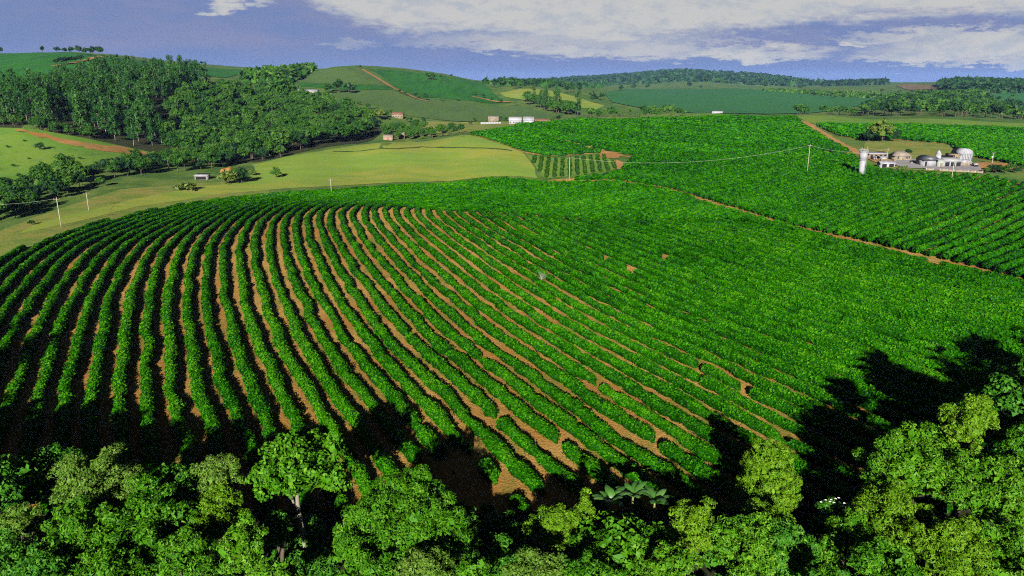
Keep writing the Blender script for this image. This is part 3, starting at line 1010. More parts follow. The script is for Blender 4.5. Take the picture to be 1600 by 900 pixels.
def crown_mesh(name, lobes, nclump, per, leaf, mat, seed, clump_r=0.7, up=0.35, core=0.6, slim=0.55, jit=0.45, zlow=-0.45, droop=0.0, flat=0.75, tri=False):
    """foliage: leaf-sized faces in clumps spread over the lobes of a crown"""
    rng = np.random.default_rng(seed)
    C = np.array([l[0] for l in lobes], float)
    RR = np.array([l[1] for l in lobes], float)
    wts = (RR.prod(1)) ** (2 / 3)
    wts /= wts.sum()
    ctr = (C * wts[:, None]).sum(0)
    pick = rng.choice(len(lobes), nclump * 3, p=wts)
    d = unit(rng.normal(0, 1, (nclump * 3, 3)))
    d[:, 2] = np.where(d[:, 2] < zlow, -d[:, 2], d[:, 2])
    cp = C[pick] + RR[pick] * d * rng.uniform(0.72, 1.0, (nclump * 3, 1))
    nd = np.sqrt((((cp[:, None] - C[None]) / RR[None]) ** 2).sum(-1))
    nd[np.arange(len(cp)), pick] = 9
    ok = nd.min(1) > 0.72 if len(lobes) > 1 else np.ones(len(cp), bool)
    cp, d = cp[ok][:nclump], d[ok][:nclump]
    m = len(cp)
    ctone = rng.normal(0, 0.10, m)
    cr = clump_r * rng.uniform(0.7, 1.3, m)
    # leaves
    ci = np.repeat(np.arange(m), per)
    nl = len(ci)
    o = unit(rng.normal(0, 1, (nl, 3)) + 0.7 * d[ci])
    rad = rng.uniform(0.35, 1.0, nl) ** 0.5
    pos = cp[ci] + o * (rad * cr[ci])[:, None] * np.array([1, 1, flat])
    nrm = unit(o + np.array([0, 0, up]) + rng.normal(0, jit, (nl, 3)))
    t1 = unit(np.cross(nrm, rng.normal(0, 1, (nl, 3))))
    t1 = unit(t1 + np.array([0, 0, -droop]))
    t2 = unit(np.cross(nrm, t1))
    sz = (leaf * rng.uniform(0.65, 1.35, nl))[:, None]
    v = np.stack([pos - t1 * sz * 0.5, pos + t2 * sz * slim * 0.5, pos + t1 * sz * 0.5 - nrm * sz * 0.12, pos - t2 * sz * slim * 0.5], 1).reshape(-1, 3)
    q_ = np.arange(nl)[:, None] * 4
    T = np.concatenate([q_ + np.array([0, 1, 2]), q_ + np.array([0, 2, 3])])
    tn = np.clip(0.5 + ctone[ci] + rng.normal(0, 0.17, nl), 0, 1)
    if tri:
        v = np.stack([pos - t1 * sz * 0.4 + t2 * sz * slim * 0.45, pos - t1 * sz * 0.4 - t2 * sz * slim * 0.45, pos + t1 * sz * 0.7 - nrm * sz * 0.1], 1).reshape(-1, 3)
        T = np.arange(nl * 3).reshape(-1, 3)
    else:
        tn = np.concatenate([tn, tn])
    VV, TT_, NN = [v], [T], [tn]
    b = len(v)
    if core:
        # inner foliage: larger leaves filling the middle of the lobes
        ni = max(40, nl // 7)
        pk = rng.choice(len(lobes), ni, p=wts)
        dd = unit(rng.normal(0, 1, (ni, 3)))
        ps = C[pk] + RR[pk] * dd * rng.uniform(0.35, core + 0.18, (ni, 1))
        nn = unit(dd + rng.normal(0, .4, (ni, 3)))
        a1 = unit(np.cross(nn, rng.normal(0, 1, (ni, 3))))
        a2 = np.cross(nn, a1)
        s_ = (np.maximum(leaf * 2.0, RR[pk].min(1) * 0.22) * rng.uniform(.7, 1.3, ni))[:, None]
        iv = np.stack([ps + a1 * s_ * .6, ps + a2 * s_ * .42, ps - a1 * s_ * .6, ps - a2 * s_ * .42], 1).reshape(-1, 3)
        iq = np.arange(ni)[:, None] * 4 + b
        VV.append(iv); TT_.append(np.concatenate([iq + np.array([0, 1, 2]), iq + np.array([0, 2, 3])]))
        it = np.clip(rng.normal(0.45, 0.15, ni), 0, 1)
        NN.append(np.concatenate([it, it]))
        b += len(iv)
    return tri_mesh(name, np.concatenate(VV), np.concatenate(TT_), mat, tone=np.concatenate(NN))


def round_lobes(rx, rz, zc, nside, seed, side=0.5, main=0.72):
    r = random.Random(seed)
    L = [((0, 0, zc), (rx * main, rx * main, rz * main))]
    for i in range(nside):
        a = 2 * math.pi * (i + r.uniform(-.3, .3)) / nside
        e = r.uniform(-0.35, 0.9)
        rr = r.uniform(0.75, 1.2) * side
        k = 1 - rr * 0.8
        L.append(((rx * k * math.cos(a) * math.cos(e), rx * k * math.sin(a) * math.cos(e), zc + rz * k * math.sin(e)), (rx * rr, rx * rr, rz * rr * 0.85)))
    L.append(((r.uniform(-.2, .2) * rx, r.uniform(-.2, .2) * rx, zc + rz * 0.55), (rx * .45, rx * .45, rz * .45)))
    for i in range(nside + 2):                       # small outlying sprays make the outline ragged
        a, e = r.uniform(0, 6.28), r.uniform(-0.3, 1.3)
        rr = r.uniform(0.14, 0.26)
        k = r.uniform(0.82, 1.12)
        L.append(((rx * k * math.cos(a) * math.cos(e), rx * k * math.sin(a) * math.cos(e), zc + rz * k * math.sin(e)), (rx * rr, rx * rr, rz * rr)))
    return L


def trunk_mesh(name, lobes, zc, r0, mat, seed, lean=0.0, limbs=4, base=-0.4, n=7):
    rd = random.Random(seed)
    b = MB()
    a = rd.uniform(0, 6.28)
    pts, rad = [], []
    for i in range(6):
        f = i / 5
        pts.append((lean * math.cos(a) * math.sin(f * 2.2) + rd.uniform(-.04, .04) * zc * (0 < i), lean * math.sin(a) * math.sin(f * 2.2), base + (zc - base) * f))
        rad.append(r0 * (1.25 - f * 0.8) if i else r0 * 1.5)
    b.tube(pts, rad, n)
    for l in lobes[1:1 + limbs]:
        s = rd.randint(2, 4)
        p0, p1 = Vector(pts[s]), Vector(l[0])
        mid = p0.lerp(p1, 0.5) + Vector((0, 0, -0.06 * zc))
        b.tube([p0, mid, p1], [rad[s] * 0.6, rad[s] * 0.42, rad[s] * 0.15], 5)
    return b.mesh(name, mat, True)


def place(proto, name, xy, label, cat, group=None, s=1.0, rz=None, sz=None, dz=0.0):
    x, y = float(xy[0]), float(xy[1])
    e = empty(name, (x, y, float(h(x, y)) + dz), random.uniform(0, 6.28) if rz is None else rz)
    e.scale = (s, s, s if sz is None else sz)
    add('trunk', proto[0], e)
    add('crown', proto[1], e)
    tag(e, label, cat, group)
    return e


def proto_broad(i, H, rx, mat, ncl, per, leaf, clr, bark=M_barkd, frac=0.6):
    rz = H * frac / 2
    zc = H - rz
    L = round_lobes(rx, rz, zc, 5 + i % 3, 50 + i)
    return (trunk_mesh('trunk', L, zc, 0.022 * H, bark, i), crown_mesh('crown', L, ncl, per, leaf, mat, 300 + i, clump_r=clr))


def proto_euc(i, H=25.0):
    rd = random.Random(i)
    L = []
    z = H * 0.24
    while z < H * 0.97:
        f = (z / H - 0.24) / 0.76
        w = 3.9 * (1 - 0.5 * f) * rd.uniform(0.8, 1.1)
        L.append(((rd.uniform(-1, 1) * 1.1, rd.uniform(-1, 1) * 1.1, z), (w, w, 2.3)))
        z += rd.uniform(1.7, 2.6)
    return (trunk_mesh('trunk', L, H * 0.9, 0.20, M_ebark, i, lean=0.4, limbs=3),
            crown_mesh('crown', L, 60, 16, 0.85, M_euc, 500 + i, clump_r=1.1, core=0.45, droop=0.4, flat=1.1))


EUC = [proto_euc(i) for i in range(6)]
WOOD = [proto_broad(i, 12.0, 5.0, M_wood, 90, 22, 0.72, 1.0, frac=0.85) for i in range(6)]
DARK = [proto_broad(20 + i, 9.0, 4.2, M_dark, 60, 15, 0.8, 1.0, frac=0.88) for i in range(4)]
SCRUB = [proto_broad(30 + i, 4.0, 2.6, M_scrub, 30, 14, 0.6, 0.7, frac=0.85) for i in range(4)]
FARW = [proto_broad(40 + i, 12.0, 5.0, M_wood, 26, 9, 1.9, 1.5, frac=0.8) for i in range(4)]
FARD = [proto_broad(46 + i, 12.0, 4.6, M_dark, 26, 9, 1.9, 1.5, frac=0.7) for i in range(3)]


def darts(poly, n_, mind, seed, tries=40):
    rng = np.random.default_rng(seed)
    pg = np.array(poly)
    lo, hi_ = pg.min(0), pg.max(0)
    out = []
    for _ in range(n_ * tries):
        p = rng.uniform(lo, hi_)
        if not inside(p[None], poly)[0]: continue
        if out and (np.linalg.norm(np.array(out) - p, axis=1) < mind).any(): continue
        out.append(p)
        if len(out) >= n_: break
    return out


RANKS = ['front', 'second', 'third', 'fourth', 'fifth', 'sixth', 'seventh', 'eighth', 'ninth', 'tenth', 'eleventh', 'twelfth']


def ranked(P, per_rank):
    """order points in ranks going away from the camera, each rank from left to right -> (point, rank word, ordinal)"""
    P = sorted([np.asarray(p_) for p_ in P], key=lambda p_: p_[1])
    out = []
    nrk = max(1, min(len(RANKS), round(len(P) / per_rank)))
    for i in range(nrk):
        part = P[i * len(P) // nrk:(i + 1) * len(P) // nrk]
        part.sort(key=lambda p_: p_[0] / p_[1])
        for j, p_ in enumerate(part):
            out.append((p_, RANKS[i], ordinal(j + 1)))
    return out


rnd = random.Random(3)
euc_poly = hp([(-90, 196), (0, 192), (60, 201), (150, 216), (225, 232), (258, 232), (245, 205), (222, 185), (235, 165), (300, 150), (330, 136), (270, 128), (190, 128), (110, 142), (40, 160), (-90, 165)])
pts_e = darts(euc_poly, 290, 6.2, 1)
for p, rk, od in ranked(pts_e, 25):
    s = rnd.uniform(0.62, 0.95)
    place(rnd.choice(EUC), 'eucalyptus_tree', p, f'tall slender eucalyptus of the left hill stand, {od} from the left in its {rk} rank', 'eucalyptus', 'eucalyptus stand on the left hill', s)
wood_poly = hp([(268, 243), (330, 251), (395, 250), (430, 244), (500, 228), (572, 216), (590, 204), (575, 190), (520, 172), (470, 158), (420, 150), (350, 140), (320, 148), (270, 172), (262, 205)])
pts_w = darts(wood_poly, 285, 8.2, 2)
for p, rk, od in ranked(pts_w, 25):
    s = rnd.uniform(0.75, 1.15)
    pr = rnd.choice(WOOD) if rnd.random() < 0.8 else rnd.choice(DARK)
    place(pr, 'woodland_tree', p, f'leafy native tree of the mixed wood, {od} from the left in its {rk} rank', 'tree', 'trees of the mixed wood on the slope', s)
for p, rk, od in ranked(darts(hp([(-60, 203), (0, 198), (60, 206), (140, 219), (150, 214), (60, 197), (-60, 190)]), 34, 3.6, 77), 17):
    place(rnd.choice(WOOD + SCRUB[:1]), 'understory_bush', p, f'bush at the foot of the eucalyptus stand, {od} from the left in its {rk} rank', 'bush', 'bushes below the eucalyptus stand', rnd.uniform(0.35, 0.6))
# wooded stream in the left valley
for poly, n_, md, lab, grp in (
        (hp([(-60, 352), (0, 350), (35, 338), (70, 320), (120, 302), (150, 292), (130, 278), (80, 284), (30, 300), (-60, 310)]), 44, 4.6, 'bushy tree of the stream thicket', 'trees along the valley stream'),
        (hp([(168, 281), (215, 276), (260, 272), (330, 266), (350, 258), (330, 250), (270, 250), (205, 262), (165, 272)]), 40, 4.8, 'bushy tree of the belt below the pasture', 'tree belt below the pasture'),
        (hp([(340, 262), (420, 252), (460, 243), (430, 240), (380, 246), (335, 254)]), 16, 5.5, 'tree below the mixed wood', 'trees at the wood edge')):
    for p, rk, od in ranked(darts(poly, n_, md, len(poly) + n_), 12):
        pr = rnd.choice(WOOD + DARK)
        place(pr, 'valley_tree', p, f'{lab}, {od} from the left in its {rk} rank', 'tree', grp, rnd.uniform(0.5, 0.85))


def tree_px(px, py, hpx, proto, hproto, name, label, cat='tree', group=None, wide=1.0):
    """a tree whose foot shows at px,py and which is hpx pixels tall"""
    x, y = hit([(px, py)])[0]
    ax = y * math.cos(R(PITCH)) + (CAM_Z - float(h(x, y))) * math.sin(R(PITCH))
    s = hpx * ax / FPX / hproto
    return place(proto, name, (x, y), label, cat, group, s * wide, sz=s)


tree_px(106, 278, 34, WOOD[1], 12, 'lone_tree', 'big dome-shaped tree standing over the stream bushes', wide=1.25)
tree_px(145, 283, 24, DARK[1], 9, 'lone_tree', 'dark round tree beside the big dome-shaped tree')
tree_px(158, 292, 16, WOOD[3], 12, 'lone_tree', 'small round tree at the tip of the stream bushes')
tree_px(63, 236, 13, DARK[2], 9, 'lone_tree', 'single small dark tree casting a shadow on the left pasture')
tree_px(432, 279, 17, WOOD[2], 12, 'lone_tree', 'lone tree standing in the pale grass field', wide=1.1)
tree_px(357, 289, 22, SCRUB[0], 4, 'shrub', 'tall pale shrub beside the orange earth mound', 'shrub')
tree_px(378, 287, 24, DARK[0], 9, 'shrub', 'dark bush in the clump by the orange earth mound', 'shrub')
tree_px(366, 284, 20, WOOD[4], 12, 'shrub', 'middle green bush in the clump by the orange earth mound', 'shrub', wide=1.2)
tree_px(395, 275, 10, SCRUB[1], 4, 'shrub', 'low olive bush at the right of the clump by the earth mound', 'shrub')
tree_px(292, 299, 14, SCRUB[2], 4, 'shrub', 'loose scrub on the grassy verge below the grey shed', 'shrub', wide=1.5)
tree_px(278, 297, 8, SCRUB[3], 4, 'shrub', 'low dry scrub at the left of the loose scrub on the verge', 'shrub', wide=1.5)
tree_px(50, 352, 8, DARK[3], 9, 'shrub', 'small dark green bush at the shaded end of the stream', 'shrub', wide=1.3)
# skyline trees on the left hill
for i, (px, py, hh, w) in enumerate([(67, 83, 10, .8), (90, 83, 9, 1.2), (102, 84, 9, 1.1), (112, 85, 11, 1), (124, 86, 13, 1.1), (134, 87, 12, 1.0), (146, 88, 14, 1), (157, 88, 14, 1.0), (183, 92, 7, 1), (2, 84, 9, 1)]):
    tree_px(px, py, hh, FARD[i % 3], 12, 'skyline_tree', f'dark tree on the left hill skyline, {ordinal(i + 1) if i < 8 else ("isolated one past the end" if i == 8 else "one at the picture edge")}' + (' from the left of its row' if i < 8 else ' of the row'), 'tree', 'trees on the left hill skyline', w)
for i, (px, py, hh) in enumerate([(88, 102, 9), (96, 102, 12), (104, 101, 12), (112, 99, 10), (118, 98, 9), (126, 97, 11)]):
    tree_px(px, py, hh, FARD[i % 3], 12, 'hill_bush', f'dark bush beside the dirt track near the left hilltop, {ordinal(i + 1)} from the left', 'bush', 'dark bushes beside the hilltop track', 1.1)
# middle hill
for i, (px, py, hh, k_, lab) in enumerate([
        (530, 146, 20, 1, 'large dark tree below the middle hill fields'), (512, 146, 14, 0, 'dark tree next to the half hidden house on the slope'), (518, 143, 12, 0, 'small tree between the hidden house and the large dark tree'),
        (545, 147, 16, 1, 'dark tree beside the crop field on the middle hill'), (552, 146, 14, 0, 'bluish tree with a long shadow on the crop field'), (563, 107, 5, 1, 'round tree on top of the middle hill'),
        (488, 108, 5, 1, 'dark tree on the skyline left of the middle hill'), (480, 109, 4, 1, 'small skyline tree left of the middle hill'), (670, 125, 12, 0, 'pale trunked tree cluster on the hill flank'), (676, 125, 10, 0, 'smaller tree of the cluster on the hill flank'),
        (689, 123, 6, 1, 'low dark tree right of the cluster on the hill flank'), (705, 121, 5, 1, 'dark tree on the falling skyline of the middle hill'), (650, 153, 8, 1, 'tree on the hill track bend'), (665, 157, 10, 1, 'dark tree at the end of the hill track'),
        (658, 155, 6, 0, 'small bush by the hill track'), (306, 101, 7, 1, 'low dark tree clump on the left skyline'), (315, 102, 6, 1, 'last dark tree of the left skyline clump'),
        (440, 160, 36, 0, 'tall pale green tree at the edge of the mixed wood'), (452, 158, 30, 0, 'second tall pale green tree at the edge of the mixed wood'), (425, 162, 28, 0, 'third pale green tree behind the mixed wood'),
        (592, 187, 16, 2, 'bare pinkish tree near the small cream house'), (604, 184, 10, 1, 'round dark tree left of the small cream house'), (662, 194, 10, 1, 'dark tree right of the small cream house')]):
    tree_px(px, py, hh, (FARW if k_ == 0 else FARD if k_ == 1 else SCRUB)[i % 3], 12 if k_ < 2 else 4, 'hillside_tree', lab)
for poly, n_, md, protos, lab, grp, s0, s1, nm in (
        (hp([(590, 210), (610, 200), (650, 198), (690, 204), (730, 207), (700, 212), (640, 219), (600, 219)]), 46, 5.0, WOOD + SCRUB, 'tree in the dip behind the grass field', 'trees in the dip behind the grass field', 0.4, 0.65, 'dip_tree'),
        (hp([(818, 158), (850, 163), (900, 175), (905, 183), (870, 177), (822, 166)]), 34, 5.0, FARW + EUC[:2], 'tree of the grove below the knoll', 'grove below the knoll pasture', 0.75, 1.05, 'grove_tree'),
        (hp([(770, 137), (850, 133), (905, 140), (945, 158), (930, 162), (880, 146), (820, 138), (780, 142)]), 60, 9.0, FARW + FARD, 'tree of the belt above the knoll', 'tree belt above the knoll pasture', 0.7, 1.1, 'belt_tree'),
        (hp([(905, 184), (960, 180), (1060, 177), (1075, 183), (980, 187), (910, 189)]), 42, 7.0, FARW + SCRUB, 'bush in the hollow behind the slope', 'bushes in the hollow behind the slope', 0.45, 0.8, 'hollow_bush'),
        (hp([(1335, 178), (1400, 160), (1470, 152), (1530, 156), (1600, 176), (1680, 186), (1680, 193), (1600, 190), (1480, 183), (1340, 181)]), 250, 9.0, FARW + FARD, 'tree of the wood beyond the crest', 'trees of the wood beyond the right crest', 0.7, 1.1, 'crest_wood_tree'),
        (hp([(1240, 178), (1330, 176), (1345, 181), (1250, 182)]), 18, 8.0, FARW, 'tree under the far green field', 'trees under the far green field', 0.5, 0.8, 'field_edge_tree')):
    for p, rk, od in ranked(darts(poly, n_, md, n_ + len(poly)), 22):
        place(rnd.choice(protos), nm, p, f'{lab}, {od} from the left in its {rk} rank', 'tree', grp, rnd.uniform(s0, s1) * (1.0))
for i, (px, py, hh) in enumerate([(925, 155, 11), (970, 143, 9), (990, 141, 9), (1012, 140, 8), (1077, 138, 9), (1095, 139, 5), (1195, 138, 8), (1250, 140, 6)]):
    tree_px(px, py, hh, FARD[i % 3], 12, 'field_tree', f'dark tree by the far green field, {ordinal(i + 1)} from the left along its upper edge', 'tree', 'trees round the far green field', 1.2)
# big tree behind the farm
xb = tree_px(1378, 223, 31, SCRUB[1], 4, 'farm_tree', 'big round pale green tree behind the farm buildings', wide=0.95)
tree_px(1357, 222, 18, DARK[0], 9, 'farm_tree', 'dark bush at the left foot of the big farm tree', wide=1.1)
tree_px(1397, 222, 18, DARK[1], 9, 'farm_tree', 'dark bush at the right foot of the big farm tree', wide=1.2)
tree_px(1418, 242, 9, DARK[2], 9, 'farm_bush', 'dark bush behind the hipped farmhouse roof', 'bush', wide=1.3)
for i, px in enumerate((1541, 1548, 1556, 1563, 1571, 1579, 1588, 1598)):
    tree_px(px, 271 - (i % 2) * 3, 9 + (i % 3) * 2, (WOOD + DARK)[(i * 3) % 10], 12 if (i * 3) % 10 < 6 else 9, 'farm_bush', f'garden bush in front of the orange yard, {ordinal(i + 1)} from the driveway', 'bush', 'garden bushes by the orange yard', 1.3)


for nm2, lab2, grp2, spots in (
        ('slope_tree', 'small tree scattered on the middle hill slopes', 'scattered trees on the middle hill', [(498, 153, 9), (560, 165, 7), (575, 170, 8), (590, 176, 8), (625, 145, 5), (634, 149, 6), (690, 158, 5), (715, 158, 6), (742, 149, 7), (755, 154, 7), (768, 158, 6), (782, 161, 6), (640, 192, 9), (652, 196, 9), (583, 181, 11), (612, 178, 7), (790, 190, 7), (782, 188, 6), (862, 191, 8), (873, 190, 9), (742, 190, 6), (735, 196, 6)]),
        ('valley_bush', 'low bush dotted over the left pasture', 'bushes dotted over the left pasture', [(12, 232, 5), (38, 222, 4), (22, 262, 6), (50, 268, 6), (95, 243, 4), (125, 250, 5), (70, 262, 7), (8, 285, 8), (30, 278, 7), (150, 258, 6), (175, 252, 5), (45, 250, 4), (85, 233, 3)]),
        ('ridge_tree', 'tree scattered on the far right fields', 'scattered trees on the far right fields', [(1270, 150, 6), (1288, 152, 6), (1305, 154, 7), (1322, 152, 6), (1345, 150, 6), (1362, 147, 6), (1378, 145, 6), (1405, 148, 7), (1425, 146, 6), (1440, 150, 7), (1560, 158, 7), (1575, 162, 8), (1590, 165, 8), (1545, 151, 6), (1582, 153, 6), (1500, 148, 6)])):
    for i, (px, py, hh) in enumerate(sorted(spots)):
        k_ = (FARD if i % 3 == 0 else FARW)[i % 3]
        tree_px(px, py, hh, k_, 12, nm2, f'{lab2}, {ordinal(i + 1)} from the left', 'tree' if 'tree' in nm2 else 'bush', grp2, 1.2)


# woodland masses on the far ridges: too far to tell the trees apart
def far_wood(name, poly, n_, size, mat, seed, label):
    rng = np.random.default_rng(seed)
    pg = np.array(poly)
    lo, hi_ = pg.min(0), pg.max(0)
    P = rng.uniform(lo, hi_, (n_ * 6, 2))
    P = P[inside(P, poly)][:n_]
    k = 14
    m = len(P)
    z = h(P[:, 0], P[:, 1])
    s = size * rng.uniform(0.6, 1.35, m)
    o = unit(rng.normal(0, 1, (m, k, 3)))
    o[:, :, 2] = np.abs(o[:, :, 2])
    c = np.column_stack([P, z])[:, None] + o * s[:, None, None] * np.array([0.62, 0.62, 1.0])
    nrm = unit(o + rng.normal(0, .35, o.shape))
    t1 = unit(np.cross(nrm, rng.normal(0, 1, o.shape)))
    t2 = np.cross(nrm, t1)
    sz = s[:, None, None] * rng.uniform(0.5, 0.8, (m, k, 1))
    v = np.stack([c + t1 * sz, c - t1 * sz * .5 + t2 * sz * .8, c - t1 * sz * .5 - t2 * sz * .8], 2).reshape(-1, 3)
    T = np.arange(len(v)).reshape(-1, 3)
    tn = np.clip(0.5 + np.repeat(rng.normal(0, .2, m), k) + rng.normal(0, .1, m * k), 0, 1)
    o_ = add(name, tri_mesh(name, v, T, mat, tone=tn))
    tag(o_, label, 'woodland', kind='stuff')


far_wood('ridge_woodland', hp([(780, 129), (900, 124.5), (980, 119), (1060, 113), (1130, 117), (1210, 122), (1290, 131.5), (1260, 135.5), (1150, 131.5), (1000, 132.5), (850, 131.5)]), 2300, 15, M_dark, 1, 'blue distant woodland covering the long ridge on the horizon')
far_wood('ridge_woodland', hp([(1465, 133), (1530, 130.5), (1650, 132.5), (1700, 138), (1600, 146), (1540, 146), (1480, 140)]), 1700, 11, M_dark, 2, 'dark wood on the ridge at the right edge of the horizon')
far_wood('ridge_woodland', hp([(1285, 132), (1330, 130.5), (1385, 129), (1385, 132), (1290, 135)]), 600, 12, M_dark, 3, 'thin line of dark trees on the horizon between two ridges')
far_wood('hedgerow_woodland', hp([(1180, 140.5), (1320, 147), (1420, 152), (1390, 155), (1250, 147)]), 500, 5, M_wood, 4, 'scrubby hedge line crossing the far green fields')
far_wood('hedgerow_woodland', hp([(385, 121), (470, 114), (490, 110), (470, 121), (440, 135), (390, 132)]), 700, 8, M_wood, 5, 'dark wood on the saddle left of the middle hill')
far_wood('hedgerow_woodland', hp([(750, 131), (880, 128), (960, 131), (900, 137), (800, 137)]), 900, 9, M_wood, 6, 'green wood in front of the blue horizon ridge')
far_wood('hedgerow_woodland', hp([(1430, 150), (1530, 147), (1540, 156), (1460, 158)]), 500, 7, M_wood, 7, 'loose trees in front of the right far field')

# ------------------------------------------------------------------ trees at the near edge of the field
FG_TRIS = 0
M_petal = plain('white_petal', (0.75, 0.72, 0.7), 0.6, 0.2, 0.1, 3.0)


M_white_bark = plain('whitish_bark', (0.20, 0.18, 0.13), 0.85, 0.15, 0.3, 2.0)


def near_tree(px, py, Y, hw, ch, kind, label, name='near_tree', lean=0.2, nside=7, dens=1.0, leaf=None, bark=None, cat='tree', seed=0, lobes=None):
    """crown top at photograph pixel px,py when the tree stands Y metres ahead; hw half width, ch crown height in pixels"""
    global FG_TRIS
    top = at_px(px, py, Y)
    x, y = top[0], top[1]
    g = float(h(x, y))
    H = top[2] - g
    ax = y * math.cos(R(PITCH)) + (CAM_Z - top[2]) * math.sin(R(PITCH))
    rx = 0.88 * hw * ax / FPX
    rz = min(ch * ax / FPX / 2 * 1.15, H * 0.47)
    zc = H - rz
    sd = seed or int(px * 7 + py)
    L = lobes(rx, rz, zc, H) if lobes else round_lobes(rx, rz, zc, nside, sd, side=0.40, main=0.62)
    mat, lf = {'fresh': (M_fresh, 0.25), 'olive': (M_olive, 0.21), 'vine': (M_vine, 0.21), 'deep': (M_deep, 0.25), 'broad': (M_fresh, 0.40)}[kind]
    lf = leaf or lf
    area = 4 * math.pi * ((rx * rx + 2 * rx * rz) / 3)
    nleaf = int(area * 1.6 * dens / (0.5 * lf * lf * 0.62))
    clr = 0.12 * rx + 0.25
    ncl = int(area / (clr * clr * 1.9))
    per = max(12, nleaf // ncl)
    e = empty(name, (x, y, g), random.Random(sd).uniform(0, 6.28) if not lobes else 0)
    add('trunk', trunk_mesh('trunk', L, zc + rz * 0.3, 0.10 + 0.014 * H, bark or M_barkd, sd, lean=lean, limbs=5), e)
    cm_ = crown_mesh('crown', L, ncl, per, lf, mat, sd, clump_r=clr, core=0.5, slim=0.6, jit=0.5, up=0.25, zlow=-0.5, tri=lf < 0.3)
    add('crown', cm_, e)
    FG_TRIS += len(cm_.polygons)
    tag(e, label, cat, 'trees along the near edge of the field')
    return e, (rx, rz, zc, H)


near_tree(18, 722, 60, 40, 90, 'deep', 'dark green tree at the left edge behind the pale olive crown')
near_tree(82, 702, 61, 42, 80, 'deep', 'green crown peeping out behind the pale olive tree')
near_tree(150, 718, 57, 68, 105, 'olive', 'pale olive crown, most silvery of the near trees', nside=9)
near_tree(30, 790, 54, 30, 60, 'olive', 'small pale crown at the left edge under the dark gap')
near_tree(120, 800, 51, 55, 110, 'fresh', 'bright green crown below the pale olive tree')
near_tree(228, 772, 53, 78, 140, 'fresh', 'wide fresh green crown right of the pale olive tree', nside=9)
near_tree(275, 732, 58, 40, 90, 'deep', 'upright green crown rising behind the wide fresh green tree', leaf=0.4)
near_tree(345, 716, 59, 42, 44, 'olive', 'flat umbrella crown on forked pale branches', bark=M_bark, nside=6)
near_tree(338, 765, 56, 40, 75, 'vine', 'yellowish crown directly under the flat umbrella crown')
near_tree(285, 845, 49, 58, 70, 'fresh', 'low bright crown near the bottom beneath the yellowish crown')
near_tree(378, 822, 50, 42, 80, 'fresh', 'loose green crown left of the dark hollow')
near_tree(466, 690, 57.5, 78, 112, 'broad', 'tallest near tree with big pale leaves and a whitish forked trunk', bark=M_white_bark, lean=0.5, nside=9, dens=0.9)
near_tree(552, 803, 55, 44, 110, 'fresh', 'green crown behind the whitish trunk', leaf=0.36)
near_tree(640, 762, 54, 108, 190, 'fresh', 'broad dense dome, widest crown in the middle of the near trees', nside=11, leaf=0.23)
near_tree(640, 736, 57, 24, 45, 'fresh', 'small leafy tip rising out of the broad dense dome')
near_tree(722, 792, 58, 30, 80, 'deep', 'shaded dark tree at the right shoulder of the broad dome')
near_tree(662, 862, 47, 46, 70, 'olive', 'pale olive dome at the bottom in front of the broad green dome')
near_tree(575, 872, 47, 46, 70, 'fresh', 'green crown at the bottom left of the pale olive dome')
near_tree(785, 838, 53, 30, 80, 'deep', 'narrow green crown right of the broad dense dome')
near_tree(868, 792, 56, 44, 100, 'vine', 'smooth bright green crown left of the banana plants', leaf=0.19)
near_tree(913, 778, 56.5, 17, 90, 'vine', 'slim leafy column next to the banana plants')
near_tree(835, 872, 47, 50, 60, 'olive', 'pale crown at the bottom below the smooth bright green crown')
near_tree(985, 832, 51, 90, 130, 'fresh', 'wide crown with long leaves in front of the banana plants', nside=10, leaf=0.42)
near_tree(1085, 792, 55, 46, 100, 'vine', 'yellow tinged crown right of the banana plants', nside=8)
near_tree(1160, 812, 52.5, 62, 100, 'fresh', 'green crown at the foot of the vine-clad column, left part')
near_tree(1222, 816, 52.5, 60, 100, 'deep', 'green crown at the foot of the vine-clad column, right part')
near_tree(1040, 868, 47, 60, 60, 'fresh', 'low crown at the bottom between banana plants and vine column')


def column_lobes(rx, rz, zc, H):
    L = []
    rd = random.Random(5)
    for i in range(9):
        f = i / 8
        w = rx * (1.0 - 0.42 * f ** 4)
        L.append(((rd.uniform(-.12, .12) * rx, rd.uniform(-.12, .12) * rx, H * (0.14 + 0.80 * f) - w * 0.35 * f), (w, w, H * 0.10)))
    return L


near_tree(1205, 686, 63.0, 54, 165, 'vine', 'tall rounded column of a tree fully clad in yellow-green vines', lobes=column_lobes, leaf=0.20, dens=1.25)
near_tree(1198, 795, 56, 46, 80, 'vine', 'vine tangle at the foot of the vine-clad column')
fe, (frx, frz, fzc, fH) = near_tree(1302, 782, 57, 27, 100, 'deep', 'slender tree with white blossoms on its top', cat='tree')
rng = np.random.default_rng(5)
for i in range(9):
    b = MB()
    a, rr = rng.uniform(0, 6.28), rng.uniform(0.1, 0.8) * frx
    c = Vector((rr * math.cos(a), rr * math.sin(a), fH + 0.05 - 0.25 * rr))
    for k in range(6):
        t = k * 1.047
        d = Vector((math.cos(t), math.sin(t), 0.5)) * 0.12
        sd_ = Vector((-math.sin(t), math.cos(t), 0)) * 0.07
        b._add([tuple(c), tuple(c + d * 0.6 + sd_), tuple(c + d), tuple(c + d * 0.6 - sd_)], [(0, 1, 2, 3), (3, 2, 1, 0)][:1])
    b.build('blossom', M_petal, fe)
near_tree(1300, 838, 52, 22, 80, 'fresh', 'slim green crown under the blossoming tree')
near_tree(1440, 688, 61, 84, 115, 'fresh', 'big rounded crown on the right under the dark tree shadow', nside=10)
near_tree(1405, 765, 56, 66, 130, 'vine', 'wide green crown below the big rounded crown on the right', nside=9)
